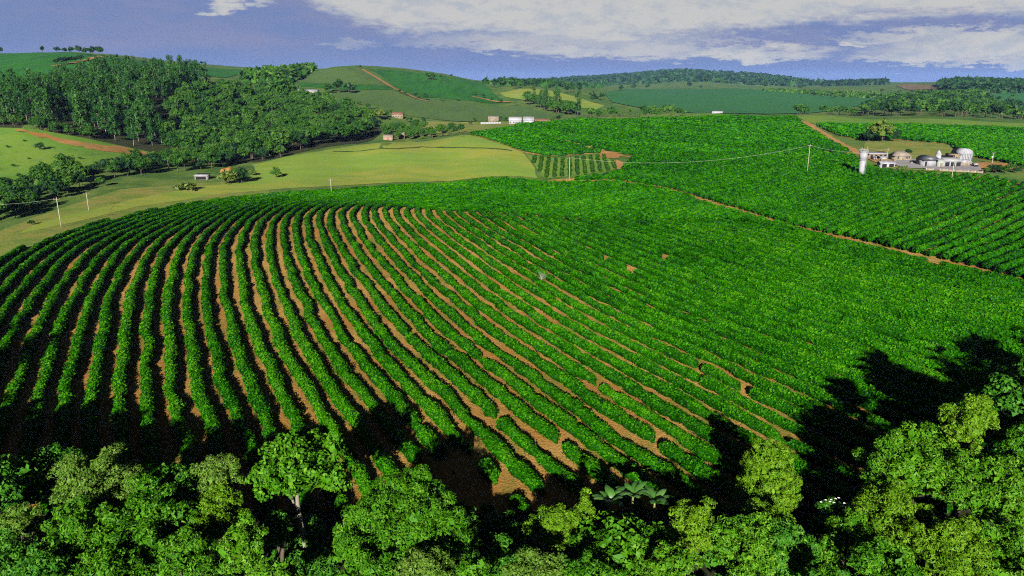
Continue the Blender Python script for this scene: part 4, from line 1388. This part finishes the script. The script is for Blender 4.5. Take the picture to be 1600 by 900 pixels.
near_tree(1330, 800, 54, 34, 70, 'fresh', 'small crown at the edge of the dark gap right of the blossoming tree')
near_tree(1560, 728, 57, 74, 120, 'fresh', 'large leafy crown at the right edge', nside=10)
near_tree(1490, 822, 51, 66, 110, 'vine', 'low wide yellow-green crown at the bottom right', nside=9)
near_tree(1590, 830, 50, 60, 90, 'fresh', 'green crown in the bottom right corner')
near_tree(1390, 868, 47, 60, 60, 'fresh', 'low crown at the bottom left of the wide yellow-green crown')
near_tree(1518, 618, 63, 44, 100, 'vine', 'tall lit crown at the right edge, taller than its neighbours', lean=0.4)
near_tree(1606, 668, 60, 36, 70, 'fresh', 'crown cut by the right picture edge above the large leafy crown')
near_tree(1632, 585, 66, 40, 100, 'deep', 'tallest crown cut by the right picture edge')
near_tree(8, 842, 50, 34, 90, 'deep', 'dark crown at the left edge under the small pale crown')
near_tree(430, 800, 55, 22, 70, 'deep', 'dark narrow crown in the hollow left of the whitish trunk')
near_tree(62, 868, 47, 50, 60, 'deep', 'dark low crown in the bottom left corner')
near_tree(170, 868, 47, 60, 70, 'fresh', 'low bright green crown near the bottom left corner')
near_tree(425, 878, 47, 40, 60, 'fresh', 'small low crown in the dark hollow at the bottom')
near_tree(740, 880, 46, 40, 60, 'fresh', 'low crown at the bottom right of the pale olive dome')
near_tree(930, 885, 46, 55, 60, 'fresh', 'low crown at the bottom in front of the wide long-leaved crown')
near_tree(1300, 895, 45, 30, 60, 'fresh', 'small leafy tip at the bottom of the dark gap on the right')
# trees just beyond the picture edges whose shadows fall into it
for i, (x, y, H, rx) in enumerate([(-82, 68, 18, 5.5), (-74, 62, 11, 5), (-66, 61, 11, 4.5), (-58, 60, 11, 4.5), (-51, 57, 11, 4), (-93, 74, 18, 6), (-46, 55, 11, 4.5), (-63, 56, 10, 5), (-71, 57, 10, 5), (64, 66, 16, 5), (72, 68, 18, 5), (55, 62, 15, 4.5), (84, 72, 18, 5), (95, 76, 17, 5), (49, 57, 13, 4.5), (53, 67, 15, 5), (60, 59, 15, 5), (68, 61, 16, 5), (78, 66, 17, 5.5)]):
    Yt = y
    L = round_lobes(rx, H * 0.36, H * 0.64, 8, 70 + i)
    e = empty('edge_tree', (x, y, float(h(x, y))))
    add('trunk', trunk_mesh('trunk', L, H * 0.7, 0.3, M_barkd, i, limbs=5), e)
    add('crown', crown_mesh('crown', L, 80, 60, 0.5, M_deep, 70 + i, clump_r=1.2, core=0.62), e)
    tag(e, ('tall tree beyond the left picture edge, ' if x < 0 else 'tall tree beyond the right picture edge, ') + ordinal((i if x < 0 else i - 9) + 1) + ' of those that shade the coffee rows', 'tree', 'trees beyond the picture edges')

# undergrowth between the near trees
UNDER = []
for i in range(5):
    L = round_lobes(1.6, 1.0, 1.15, 6, 400 + i)
    UNDER.append((trunk_mesh('trunk', L, 1.2, 0.06, M_barkd, 400 + i, limbs=4), crown_mesh('crown', L, 46, 42, 0.24, M_deep, 400 + i, clump_r=0.42, core=0.5, tri=True)))
for p, rk, od in ranked(darts([(-46, 60), (0, 60), (42, 60), (46, 52), (38, 41), (-38, 41), (-46, 52)], 95, 2.8, 9), 24):
    place(random.choice(UNDER), 'undergrowth_shrub', p, f'low shrub under the near trees, {od} from the left in its {rk} rank', 'shrub', 'undergrowth below the near trees', random.uniform(0.8, 1.5))

# banana plants
M_banana = leaf_mat('banana_leaf', [(0.03, 0.12, 0.012), (0.06, 0.18, 0.025), (0.12, 0.25, 0.055)], rough=0.35, spec=0.5, transl=0.3, vary=0.1)
M_stem = plain('banana_stem', (0.16, 0.17, 0.05), 0.7, 0.2, 0.4, 2.0)


def banana(px, py, Y, H, nleaf, seed, label):
    top = at_px(px, py, Y)
    x, y = top[0], top[1]
    g = float(h(x, y))
    hh = top[2] - g
    rd = random.Random(seed)
    e = empty('banana_plant', (x, y, g))
    MB().tube([(0, 0, -0.2), (0.04, 0, hh * 0.3), (0.08, 0.02, hh * 0.62)], [0.17, 0.14, 0.09], 8).build('stem', M_stem, e, True)
    for i in range(nleaf):
        a = 2 * math.pi * i / nleaf + rd.uniform(-.3, .3)
        L = rd.uniform(1.7, 2.4)
        el0 = rd.uniform(0.75, 1.35)
        V, T, tn = [], [], []
        p = np.array([0.08, 0.02, hh * 0.6])
        dirh = np.array([math.cos(a), math.sin(a), 0])
        side = np.array([-math.sin(a), math.cos(a), 0])
        k = 8
        for j in range(k + 1):
            f = j / k
            e_ = el0 - 1.5 * f ** 1.6
            w = 0.02 if f < 0.12 else 0.33 * math.sin(math.pi * min(1, (f - 0.1) / 0.92)) ** 0.6 + 0.02
            dn = np.array([0, 0, -0.10 * w / 0.33 - rd.uniform(0, .05)])
            V += [p - side * w + dn, p, p + side * w + dn]
            p = p + (dirh * math.cos(e_) + np.array([0, 0, math.sin(e_)])) * L / k
        for j in range(k):
            for s_ in (0, 1):
                A_ = j * 3 + s_
                T += [(A_, A_ + 3, A_ + 4), (A_, A_ + 4, A_ + 1)]
        t0 = rd.uniform(0.2, 0.9)
        me = tri_mesh('leaf', V, T, M_banana, tone=[min(1, max(0, t0 + rd.uniform(-.1, .1))) for _ in T], smooth=True)
        add('leaf', me, e)
    tag(e, label, 'banana plant', 'banana plants among the near trees')


banana(956, 742, 59.5, 4, 10, 1, 'banana plant with drooping ragged leaves, left one of the clump')
banana(990, 732, 60.5, 4, 9, 2, 'banana plant with one upright leaf, middle one of the clump')
banana(1024, 744, 60, 4, 9, 3, 'banana plant with broad pale leaves, right one of the clump')

# pale dry shrubs standing in gaps of the rows
M_dry = plain('dry_twig', (0.22, 0.24, 0.17), 0.9, 0.1, 0.2, 4.0)
for px, py, s, lab in ((846, 440, 1.2, 'whitish leafless dry shrub standing among the coffee rows in the middle'),):
    p = P3(px, py)
    e = empty('dry_shrub', p)
    rd = random.Random(px)
    MB().tube([(0, 0, -.1), (0.02, 0, 0.9)], [0.06, 0.04], 6).build('trunk', M_dry, e)
    b = MB()
    for i in range(34):
        a, el_ = rd.uniform(0, 6.28), rd.uniform(0.3, 1.3)
        z0 = rd.uniform(0.3, 0.9)
        l = rd.uniform(0.9, 1.7) * s
        d = Vector((math.cos(a) * math.cos(el_), math.sin(a) * math.cos(el_), math.sin(el_)))
        m_ = Vector((0, 0, z0)) + d * l * 0.5 + Vector((rd.uniform(-.1, .1), rd.uniform(-.1, .1), rd.uniform(-.1, .1)))
        b.tube([(0, 0, z0), m_, Vector((0, 0, z0)) + d * l], [0.022, 0.016, 0.008], 4, False)
    b.build('branches', M_dry, e)
    tag(e, lab, 'dry shrub')
print('FG tris', FG_TRIS)

# ------------------------------------------------------------------ buildings, poles, yard
M_white = plain('whitewash', (0.27, 0.27, 0.295), 0.8, 0.2, 0.2, 0.5)
M_cream = plain('cream_wall', (0.22, 0.18, 0.12), 0.85, 0.2, 0.25, 0.5)
M_concrete = plain('pale_concrete', (0.24, 0.23, 0.235), 0.9, 0.15, 0.3, 0.15)
M_greyroof = plain('grey_sheet_roof', (0.26, 0.26, 0.29), 0.6, 0.3, 0.3, 0.6)
M_darkroof = plain('dark_sheet_roof', (0.045, 0.05, 0.06), 0.5, 0.3, 0.4, 0.6)
M_beigeroof = plain('weathered_beige_tile', (0.20, 0.17, 0.14), 0.8, 0.2, 0.3, 0.8)
M_brownroof = plain('brown_tile', (0.16, 0.085, 0.055), 0.85, 0.2, 0.3, 0.8)
M_void = plain('unlit_interior', (0.012, 0.012, 0.014), 0.9, 0.1, 0.1)
M_glass = plain('dim_window', (0.03, 0.035, 0.045), 0.2, 0.5, 0.1)
M_wood2 = plain('weathered_wood', (0.20, 0.15, 0.10), 0.9, 0.1, 0.3, 2.0)
M_pole = plain('pole_concrete', (0.30, 0.28, 0.20), 0.9, 0.2, 0.2, 1.0)
M_wire = plain('wire', (0.25, 0.28, 0.18), 0.5, 0.4, 0.1)
M_metal = plain('galvanised', (0.32, 0.33, 0.34), 0.4, 0.5, 0.2, 1.0)


def mpp(x, y, z):
    return (y * math.cos(R(PITCH)) + (CAM_Z - z) * math.sin(R(PITCH))) / FPX


def window_on(e, parent_wall, x, z, w, hh, y):
    f = MB().box(x - w / 2 - .08, x + w / 2 + .08, y - .06, y - .005, z - .08, z + hh + .08).build('window', M_white, e)
    MB().box(x - w / 2, x + w / 2, y - .08, y - .063, z, z + hh).build('pane', M_glass, f)


def house(px, py, wpx, depth, wall_h, roof_h, wall, roof, label, name='house', kind='gable', rz=0.0, nwin=2, door=True, cat='house', eave=0.35):
    p = P3(px, py)
    w = wpx * mpp(*p)
    e = empty(name, p + np.array([0, depth / 2, 0]), rz)
    hw, hd = w / 2, depth / 2
    if kind == 'gable':
        MB().gable_wall(-hw, hw, -hd, hd, -1.0, wall_h, wall_h + roof_h * 0.97).build('wall', wall, e)
        MB().gable(-hw - eave, hw + eave, -hd - eave, hd + eave, wall_h - roof_h * eave / hd + 0.14, wall_h + roof_h + 0.14).build('roof', roof, e)
    elif kind == 'hip':
        MB().box(-hw, hw, -hd, hd, -1.0, wall_h).build('wall', wall, e)
        MB().hip(-hw - eave, hw + eave, -hd - eave, hd + eave, wall_h + 0.01, wall_h + roof_h, min(hw, hd) * 0.8).build('roof', roof, e)
    elif kind == 'lean':
        MB().box(-hw, hw, -hd, hd, -1.0, wall_h).build('wall', wall, e)
        MB()._add([(-hw - eave, -hd - eave, wall_h + .02), (hw + eave, -hd - eave, wall_h + .02), (hw + eave, hd + eave, wall_h + roof_h), (-hw - eave, hd + eave, wall_h + roof_h),
                   (-hw - eave, -hd - eave, wall_h + .16), (hw + eave, -hd - eave, wall_h + .16), (hw + eave, hd + eave, wall_h + roof_h + .14), (-hw - eave, hd + eave, wall_h + roof_h + .14)],
                  [(3, 2, 1, 0), (4, 5, 6, 7), (0, 1, 5, 4), (1, 2, 6, 5), (2, 3, 7, 6), (3, 0, 4, 7)]).build('roof', roof, e)
    elif kind == 'arch':
        MB().box(-hw, hw, -hd, hd, -1.0, wall_h).build('wall', wall, e)
        MB().arch(-hw - .15, hw + .15, -hd - .2, hd + .2, wall_h + .01, wall_h + roof_h).build('roof', roof, e)
    if door:
        d = MB().box(-0.5, 0.5, -hd - .05, -hd - .004, 0, 2.05).build('door', M_wood2, e)
        MB().box(0.32, 0.40, -hd - .10, -hd - .052, 1.0, 1.1).build('handle', M_metal, d)
    for i in range(nwin):
        x = -hw + (i + 0.5) * w / nwin
        if door and abs(x) < 1.1: x += 1.4
        if abs(x) + 0.6 < hw: window_on(e, None, x, 1.0, 0.9, 0.95, -hd)
    tag(e, label, cat)
    return e, w


# ground round the farm
sheet('farm_meadow', hp([(1345, 243), (1352, 222), (1410, 220), (1484, 227), (1499, 243), (1440, 250), (1380, 246)]), 0.2, M_verge, 6.0, rough_edge=0.4)
sheet('drying_yard', hp([(1394, 251), (1444, 248), (1462, 261), (1440, 264), (1414, 263), (1399, 259)]), 0.30, M_concrete, 4.0)
sheet('driveway', hp([(1440, 263), (1466, 260), (1520, 256), (1532, 262), (1534, 269), (1490, 268), (1450, 266)]), 0.36, plain('grey_gravel', (0.24, 0.22, 0.23), 0.95, 0.1, 0.3, 0.4), 4.0)
sheet('orange_yard', hp([(1522, 255), (1583, 256.5), (1585, 264), (1556, 268), (1536, 269), (1530, 261)]), 0.30, M_clay, 4.0, rough_edge=0.2)
sheet('front_bank', hp([(1376, 262), (1400, 265), (1450, 268), (1536, 272), (1536, 269.5), (1450, 266.3), (1414, 263.3), (1398, 260)]), 0.25, M_verge, 3.0)
sheet('earth_lot', hp([(1345, 240), (1380, 247), (1398, 252), (1398, 259), (1372, 256), (1350, 246)]), 0.26, M_dirt, 4.0)

# water tower
p = P3(1345, 275)
m_ = mpp(*p)
e = empty('water_tower', p)
Ht = 42 * m_
MB().tube([(0, 0, -0.5), (0, 0, Ht * 0.58)], [3.6 * m_, 4.9 * m_], 20).build('column', M_white, e, True)
MB().tube([(0, 0, Ht * 0.58 + .003), (0, 0, Ht * 0.61)], [5.9 * m_, 5.9 * m_], 20).build('ring', M_greyroof, e, True)
MB().tube([(0, 0, Ht * 0.61 + .003), (0, 0, Ht * 0.88)], [5.5 * m_, 6.0 * m_], 20).build('tank', M_white, e, True)
MB().tube([(0, 0, Ht * 0.88 + .003), (0, 0, Ht * 0.91)], [6.6 * m_, 6.6 * m_], 20).build('platform', M_greyroof, e, True)
b = MB()
for k in range(12):
    t = k * math.pi / 6
    b.tube([(6.3 * m_ * math.cos(t), 6.3 * m_ * math.sin(t), Ht * 0.91), (6.3 * m_ * math.cos(t), 6.3 * m_ * math.sin(t), Ht * 0.985)], [.05, .05], 4)
for z in (0.95, 0.985):
    b.tube([(6.3 * m_ * math.cos(k * math.pi / 10), 6.3 * m_ * math.sin(k * math.pi / 10), Ht * z) for k in range(21)], [.045] * 21, 4, False)
b.build('railing', M_metal, e)
MB().tube([(1.2, 0, Ht * 0.91), (1.3, 0, Ht * 1.12)], [.07, .04], 5).tube([(-.6, .3, Ht * .91), (-.6, .3, Ht * 1.07)], [.05, .04], 5).build('antenna', M_metal, e)
b = MB()
for s_ in (-.25, .25):
    b.tube([(s_ + .6, -6.8 * m_, 0.2), (s_ + .6, -6.8 * m_, Ht * 0.95)], [.03, .03], 4)
for k in range(int(Ht / 0.4)):
    b.tube([(.35, -6.8 * m_, .4 + k * .4), (.85, -6.8 * m_, .4 + k * .4)], [.02, .02], 4)
b.build('ladder', M_metal, e)
tag(e, 'white goblet-shaped water tower with dark ring rising from the coffee field', 'water tower')

house(1411, 251, 25, 6.5, 2.0, 2.3, M_cream, M_beigeroof, 'small farmhouse with weathered beige hipped roof by the drying yard', kind='hip', nwin=3)
e, w = house(1372, 248, 28, 4.0, 2.1, 0.7, M_wood2, M_greyroof, 'long low shed with grey-green sheet roof behind the water tower', 'shed', 'lean', nwin=0, door=False, cat='shed')
for i in range(4):
    MB().box(-w / 2 + .5 + i * w / 4, -w / 2 + .5 + i * w / 4 + w / 4 - 1.0, -2.06, -2.004, 0.1, 1.8).build('bay_opening', M_void, e)
house(1381, 249.5, 10, 2.4, 1.1, 0.3, M_white, M_white, 'low pinkish white outbuilding at the end of the long shed', 'outbuilding', 'lean', nwin=0, door=False, cat='outbuilding')
e, w = house(1387, 262, 22, 3.5, 1.8, 0.9, M_white, M_greyroof, 'small white garage with grey roof at the lower edge of the farm', 'garage', 'gable', nwin=0, door=False, cat='garage')
for i in (-1, 1):
    MB().box(i * w / 4 - 1.0, i * w / 4 + 1.0, -1.81, -1.754, 0.0, 1.6).build('garage_door', M_void, e)
for i, px in enumerate((1404.5, 1408.5, 1412.5, 1416.5)):
    p = P3(px, 265)
    e = empty('topiary_shrub', p)
    L = [((0, 0, 0.45 + .28 * k), (0.58 - .10 * k, 0.58 - .10 * k, .32)) for k in range(5)]
    MB().tube([(0, 0, -.1), (0, 0, .5)], [.08, .06], 6).build('trunk', M_barkd, e)
    add('crown', crown_mesh('crown', L, 26, 12, .28, M_scrub, 900 + i, clump_r=.2), e)
    tag(e, f'small yellowish cone shrub by the drying yard, {ordinal(i + 1)} from the garage', 'shrub', 'cone shrubs in a short row')
# processing barn
e, w = house(1455, 261, 23, 7.0, 2.6, 2.0, M_white, M_darkroof, 'barn with dark rounded sheet roof at the drying yard', 'barn', 'arch', nwin=0, door=False, cat='barn')
MB().box(-w * .30, w * .22, -3.62, -3.504, 0.3, 3.2).build('door', M_white, e)
MB().box(w * .27, w * .46, -3.58, -3.504, 0.0, 3.0).build('opening', M_void, e)
MB().box(-w * .46, -w * .33, -3.58, -3.504, 0.0, 2.4).build('opening', M_void, e)
p = P3(1469.5, 261.5)
m_ = mpp(*p)
e = empty('silo', p + np.array([0, 3.0, 0]))
MB().tube([(0, 0, -.5), (0, 0, 20 * m_)], [4.2 * m_, 4.2 * m_], 16).build('drum', M_white, e, True)
MB().tube([(0, 0, 20 * m_ + .003), (0, 0, 25.5 * m_)], [4.5 * m_, 0.7 * m_], 16).build('roof', M_white, e, True)
b = MB()
for k in range(4):
    z = (3 + k * 5) * m_
    b.tube([(4.25 * m_ * math.cos(j * math.pi / 8), 4.25 * m_ * math.sin(j * math.pi / 8), z) for j in range(17)], [.06] * 17, 4, False)
b.build('band', M_greyroof, e)
MB().box(-.5, .5, -4.5 * m_, -4.22 * m_, 8 * m_, 14 * m_).build('hatch', M_greyroof, e)
tag(e, 'white pointed silo standing between the two barns', 'silo')
house(1470, 262, 9, 3.0, 3.0, 0.5, plain('grey_green_wall', (0.25, 0.29, 0.26), 0.85, 0.2), M_greyroof, 'narrow grey-green annex in front of the silo', 'annex', 'lean', nwin=1, cat='annex')
e, w = house(1488, 261, 26, 6.0, 2.4, 1.9, M_white, M_white, 'long barn with bright white sloping roof and dark open front', 'barn', 'lean', nwin=0, door=False, cat='barn')
for i in range(3):
    MB().box(-w / 2 + .3 + i * w / 3, -w / 2 + w / 3 - .2 + i * w / 3, -3.07, -3.004, 0.0, 2.1).build('bay_opening', M_void, e)
e, w = house(1509, 257, 17, 8.0, 4.2, 2.6, M_white, M_white, 'tall white store with rounded roof and ribbed front', 'store', 'arch', nwin=0, door=False, cat='store')
b = MB()
for i in range(7):
    x = -w / 2 + .3 + i * (w - .6) / 6
    top = 4.2 + 2.6 * math.sqrt(max(0, 1 - (x / (w / 2 + .15)) ** 2)) - .15
    MB().box(x - .07, x + .07, -4.32, -4.204, 1.5, top).build('rib', M_greyroof, e)
MB().box(-w / 2 - 3.2, -w / 2 - .01, -3, 3, 0, 4.3).build('side_bay', M_wood2, e)
house(1510, 259.5, 15, 3.0, 1.5, 1.3, M_cream, M_greyroof, 'little porch house with grey hipped roof in front of the tall store', 'porch', 'hip', nwin=0, cat='porch')
# yard clutter
for i, (px, py, wp, hp_, dp, mt, nm_, lab_) in enumerate([
        (1366, 250, 4, 1.4, 2.0, M_greyroof, 'crate_stack', 'grey stack of crates left of the low outbuilding'), (1377, 252, 3, 1.0, 1.5, M_wood2, 'crate_stack', 'wooden crates in front of the low outbuilding'),
        (1397, 254, 3, 1.2, 1.4, M_wood2, 'crate_stack', 'wooden crates beside the drying yard'), (1424, 256, 5, 0.7, 1.6, M_beigeroof, 'coffee_heap', 'low heap on the drying yard near the farmhouse'), (1436, 258, 6, 0.6, 2.0, M_wood2, 'coffee_heap', 'darker low heap on the drying yard near the barn'),
        (1523, 261, 5, 1.3, 2.2, M_greyroof, 'trailer', 'grey farm trailer at the edge of the orange yard')]):
    p = P3(px, py)
    w = wp * mpp(*p)
    e = empty(nm_, p + np.array([0, 0, 0.3]))
    if nm_ == 'coffee_heap':
        MB().hip(-w / 2, w / 2, -dp / 2, dp / 2, -0.05, hp_, w * .3).build('heap', mt, e)
    elif nm_ == 'trailer':
        MB().box(-w / 2, w / 2, -dp / 2, dp / 2, .5, hp_).build('bed', mt, e)
        for sx in (-1, 1):
            MB().tube([(sx * w * .25, -dp / 2 - .12, .4), (sx * w * .25, -dp / 2 + .05, .4)], [.4, .4], 12).build('wheel', M_void, e)
        MB().tube([(w / 2, 0, .6), (w / 2 + 1.2, 0, .4)], [.06, .06], 5).build('drawbar', M_metal, e)
    else:
        for k in range(3):
            MB().box(-w / 2 + k * w / 3, -w / 2 + (k + 1) * w / 3 - .05, -dp / 2, dp / 2, 0, hp_ * (0.6 + 0.2 * ((k * 7 + i) % 3))).build('crate', mt, e)
    tag(e, lab_, nm_.split('_')[-1])
# garden wall
a_, b_ = P3(1447, 266), P3(1535, 271)
ln = b_ - a_
L_ = math.hypot(ln[0], ln[1])
e = empty('garden_wall', a_, math.atan2(ln[1], ln[0]))
for i in range(8):
    if i in (1,): continue
    MB().box(i * L_ / 8 + .05, (i + 1) * L_ / 8 - .05, -.1, .1, -.8 + ln[2] * i / 8, .75 + ln[2] * i / 8).build('panel', M_cream, e)
for i in range(9):
    MB().box(i * L_ / 8 - .14, i * L_ / 8 + .14, -.14, .14, -.8 + ln[2] * i / 8, 1.0 + ln[2] * i / 8).build('post', M_white, e)
tag(e, 'low cream garden wall along the front of the driveway', 'wall')

# hamlet and scattered houses in the middle distance
house(621, 184.5, 17, 7, 3.0, 2.0, M_cream, M_brownroof, 'small cream house with brown roof at the foot of the middle hill', nwin=4)
house(480, 150, 30, 9, 4.0, 2.0, plain('pink_wall', (0.36, 0.28, 0.25), 0.85, 0.2), M_greyroof, 'pale pinkish house half hidden behind the mixed wood', nwin=4)
house(805, 194, 19, 9, 3.2, 2.4, M_white, plain('lavender_roof', (0.36, 0.34, 0.38), 0.7, 0.2), 'white house with lavender grey roof at the left of the hamlet', nwin=4)
house(826, 196, 16, 10, 3.6, 2.2, M_white, M_white, 'white barn with pale roof in the middle of the hamlet', 'barn', nwin=0, cat='barn')
house(847, 194.5, 24, 6, 2.4, 1.4, M_cream, M_brownroof, 'long low cream house with brown roof at the right of the hamlet', nwin=5)
house(771, 190, 16, 7, 3.0, 1.6, M_cream, M_beigeroof, 'unfinished yellowish house above the long white wall', nwin=3)
p = P3(751, 194.5)
m_ = mpp(*p)
e = empty('boundary_wall', p)
for i in range(8):
    MB().box(i * 4 * m_, (i + 1) * 4 * m_ - .06, 0, .25, -.5, 1.9).build('panel', M_white, e)
tag(e, 'long white boundary wall left of the hamlet', 'wall')
house(606, 219, 14, 6, 2.2, 1.3, plain('clay_wall', (0.30, 0.19, 0.13), 0.9, 0.1), M_beigeroof, 'pinkish shed roof showing over the crest of the pale grass field', 'shed', nwin=0, cat='shed')
house(627, 217, 10, 6, 4.0, 1.0, M_wood2, M_greyroof, 'grey box-like shed beside the pinkish shed roof', 'shed', 'lean', nwin=0, cat='shed')
house(1121, 177.5, 16, 6, 2.0, 0.6, M_white, M_white, 'far low white building beyond the coffee slope', 'shed', 'lean', nwin=0, door=False, cat='shed')
# shed and earth mound in the left valley
e, w = house(314, 281, 19, 4.0, 1.7, 0.5, M_concrete, M_greyroof, 'grey flat-roofed cattle shed on the grassy verge', 'cattle_shed', 'lean', nwin=0, door=False, cat='shed')
MB().box(-w * .42, w * .42, -2.06, -2.004, 0.1, 1.4).build('opening', M_void, e)
p = P3(352, 271)
m_ = mpp(*p)
V, T = [], []
rng = np.random.default_rng(8)
nx, ny = 18, 12
for i in range(nx + 1):
    for j in range(ny + 1):
        u, v = i / nx * 2 - 1, j / ny * 2 - 1
        r_ = max(0, 1 - (abs(u) ** 3 + abs(v) ** 2.4))
        V.append((u * 11 * m_ + rng.normal(0, .12), v * 3.2 + rng.normal(0, .12), -0.4 + 2.9 * r_ ** 0.45 * (0.9 + .12 * math.sin(u * 5)) + rng.normal(0, .10) * (r_ > 0)))
for i in range(nx):
    for j in range(ny):
        a = i * (ny + 1) + j
        T += [(a, a + ny + 1, a + ny + 2), (a, a + ny + 2, a + 1)]
o = add('earth_mound', tri_mesh('earth_mound', V, T, M_clay), None, p + np.array([0, 3.0, 0]))
tag(o, 'steep mound of bare orange earth behind the shrub clump', 'earth mound')


# power poles and wires
def pole(px, py, hpx, label, lamp=False, rz=0.2):
    p = P3(px, py)
    H = hpx * mpp(*p) / math.cos(R(6))
    e = empty('power_pole', p, rz)
    MB().tube([(0, 0, -.6), (0, 0, H)], [.15, .10], 8).build('shaft', M_pole, e, True)
    MB().box(-.9, .9, -.08, .08, H - .55, H - .40).build('crossarm', M_wood2, e)
    for x in (-.8, 0, .8):
        z = H - .40 if x else H
        MB().tube([(x, 0, z + .003), (x, 0, z + .12), (x, 0, z + .22)], [.05, .09, .03], 6).build('insulator', M_white, e)
    if lamp:
        MB().tube([(-.45, 0, H * .45), (-.45, 0, H * .45 + 1.2)], [.45, .45], 10).build('transformer', M_white, e, True)
    tag(e, label, 'power pole', 'power poles across the valley')
    return p + np.array([0, 0, H])


t96 = pole(96, 356, 47, 'power pole on the verge nearest the left edge')
t139 = pole(139, 329, 28, 'shorter power pole behind the one nearest the left edge')
t518 = pole(518, 303, 23, 'thin power pole at the far edge of the curved rows')
t890 = pole(889.5, 283, 37, 'power pole in front of the young coffee rows')
t1263 = pole(1261, 271, 44, 'power pole left of the water tower')
t1487 = pole(1486, 285, 41, 'power pole in the coffee in front of the white barn')
t1550 = pole(1550, 256, 18, 'small power pole with white transformer behind the orange yard', True)
t1385 = pole(1384.5, 257, 24, 'short power pole between the long shed and the farmhouse')


def wire(a, b, sag, label, r=0.02):
    pts = []
    for i in range(25):
        f = i / 24
        q_ = a + (b - a) * f
        pts.append((q_[0], q_[1], q_[2] - 0.25 - sag * 4 * f * (1 - f)))
    o = MB().tube(pts, [r] * 25, 5).build('power_line', M_wire)
    tag(o, label, 'power line', 'overhead power lines')


wire(t890, t1263, 4.5, 'pale overhead wire from the young coffee pole to the pole left of the tower', 0.032)
wire(t139, t96, 0.8, 'short overhead wire between the two verge poles')
wire(t96, P3(-60, 372) + np.array([0, 0, 10.0]), 0.8, 'overhead wire leaving the verge pole towards the left edge')
wire(t1263, t1385, 2.0, 'overhead wire from the pole left of the tower into the farm', 0.04)

# ------------------------------------------------------------------ haze
m, N = new_mat('haze_air')
pv = N.n('ShaderNodeVolumePrincipled', inp={'Color': (0.30, 0.50, 1.0, 1), 'Density': HAZE})
o_ = N.n('ShaderNodeOutputMaterial')
N.t.links.new(pv.outputs[0], o_.inputs['Volume'])
zl = float(GZ.min()) - 1.5
b = MB().box(-10500, 10500, -10500, 10500, zl, float(GZ.max()) + 45)
o = add('haze', b.mesh('haze', m))
tag(o, 'thin blue air haze', 'haze', kind='stuff')
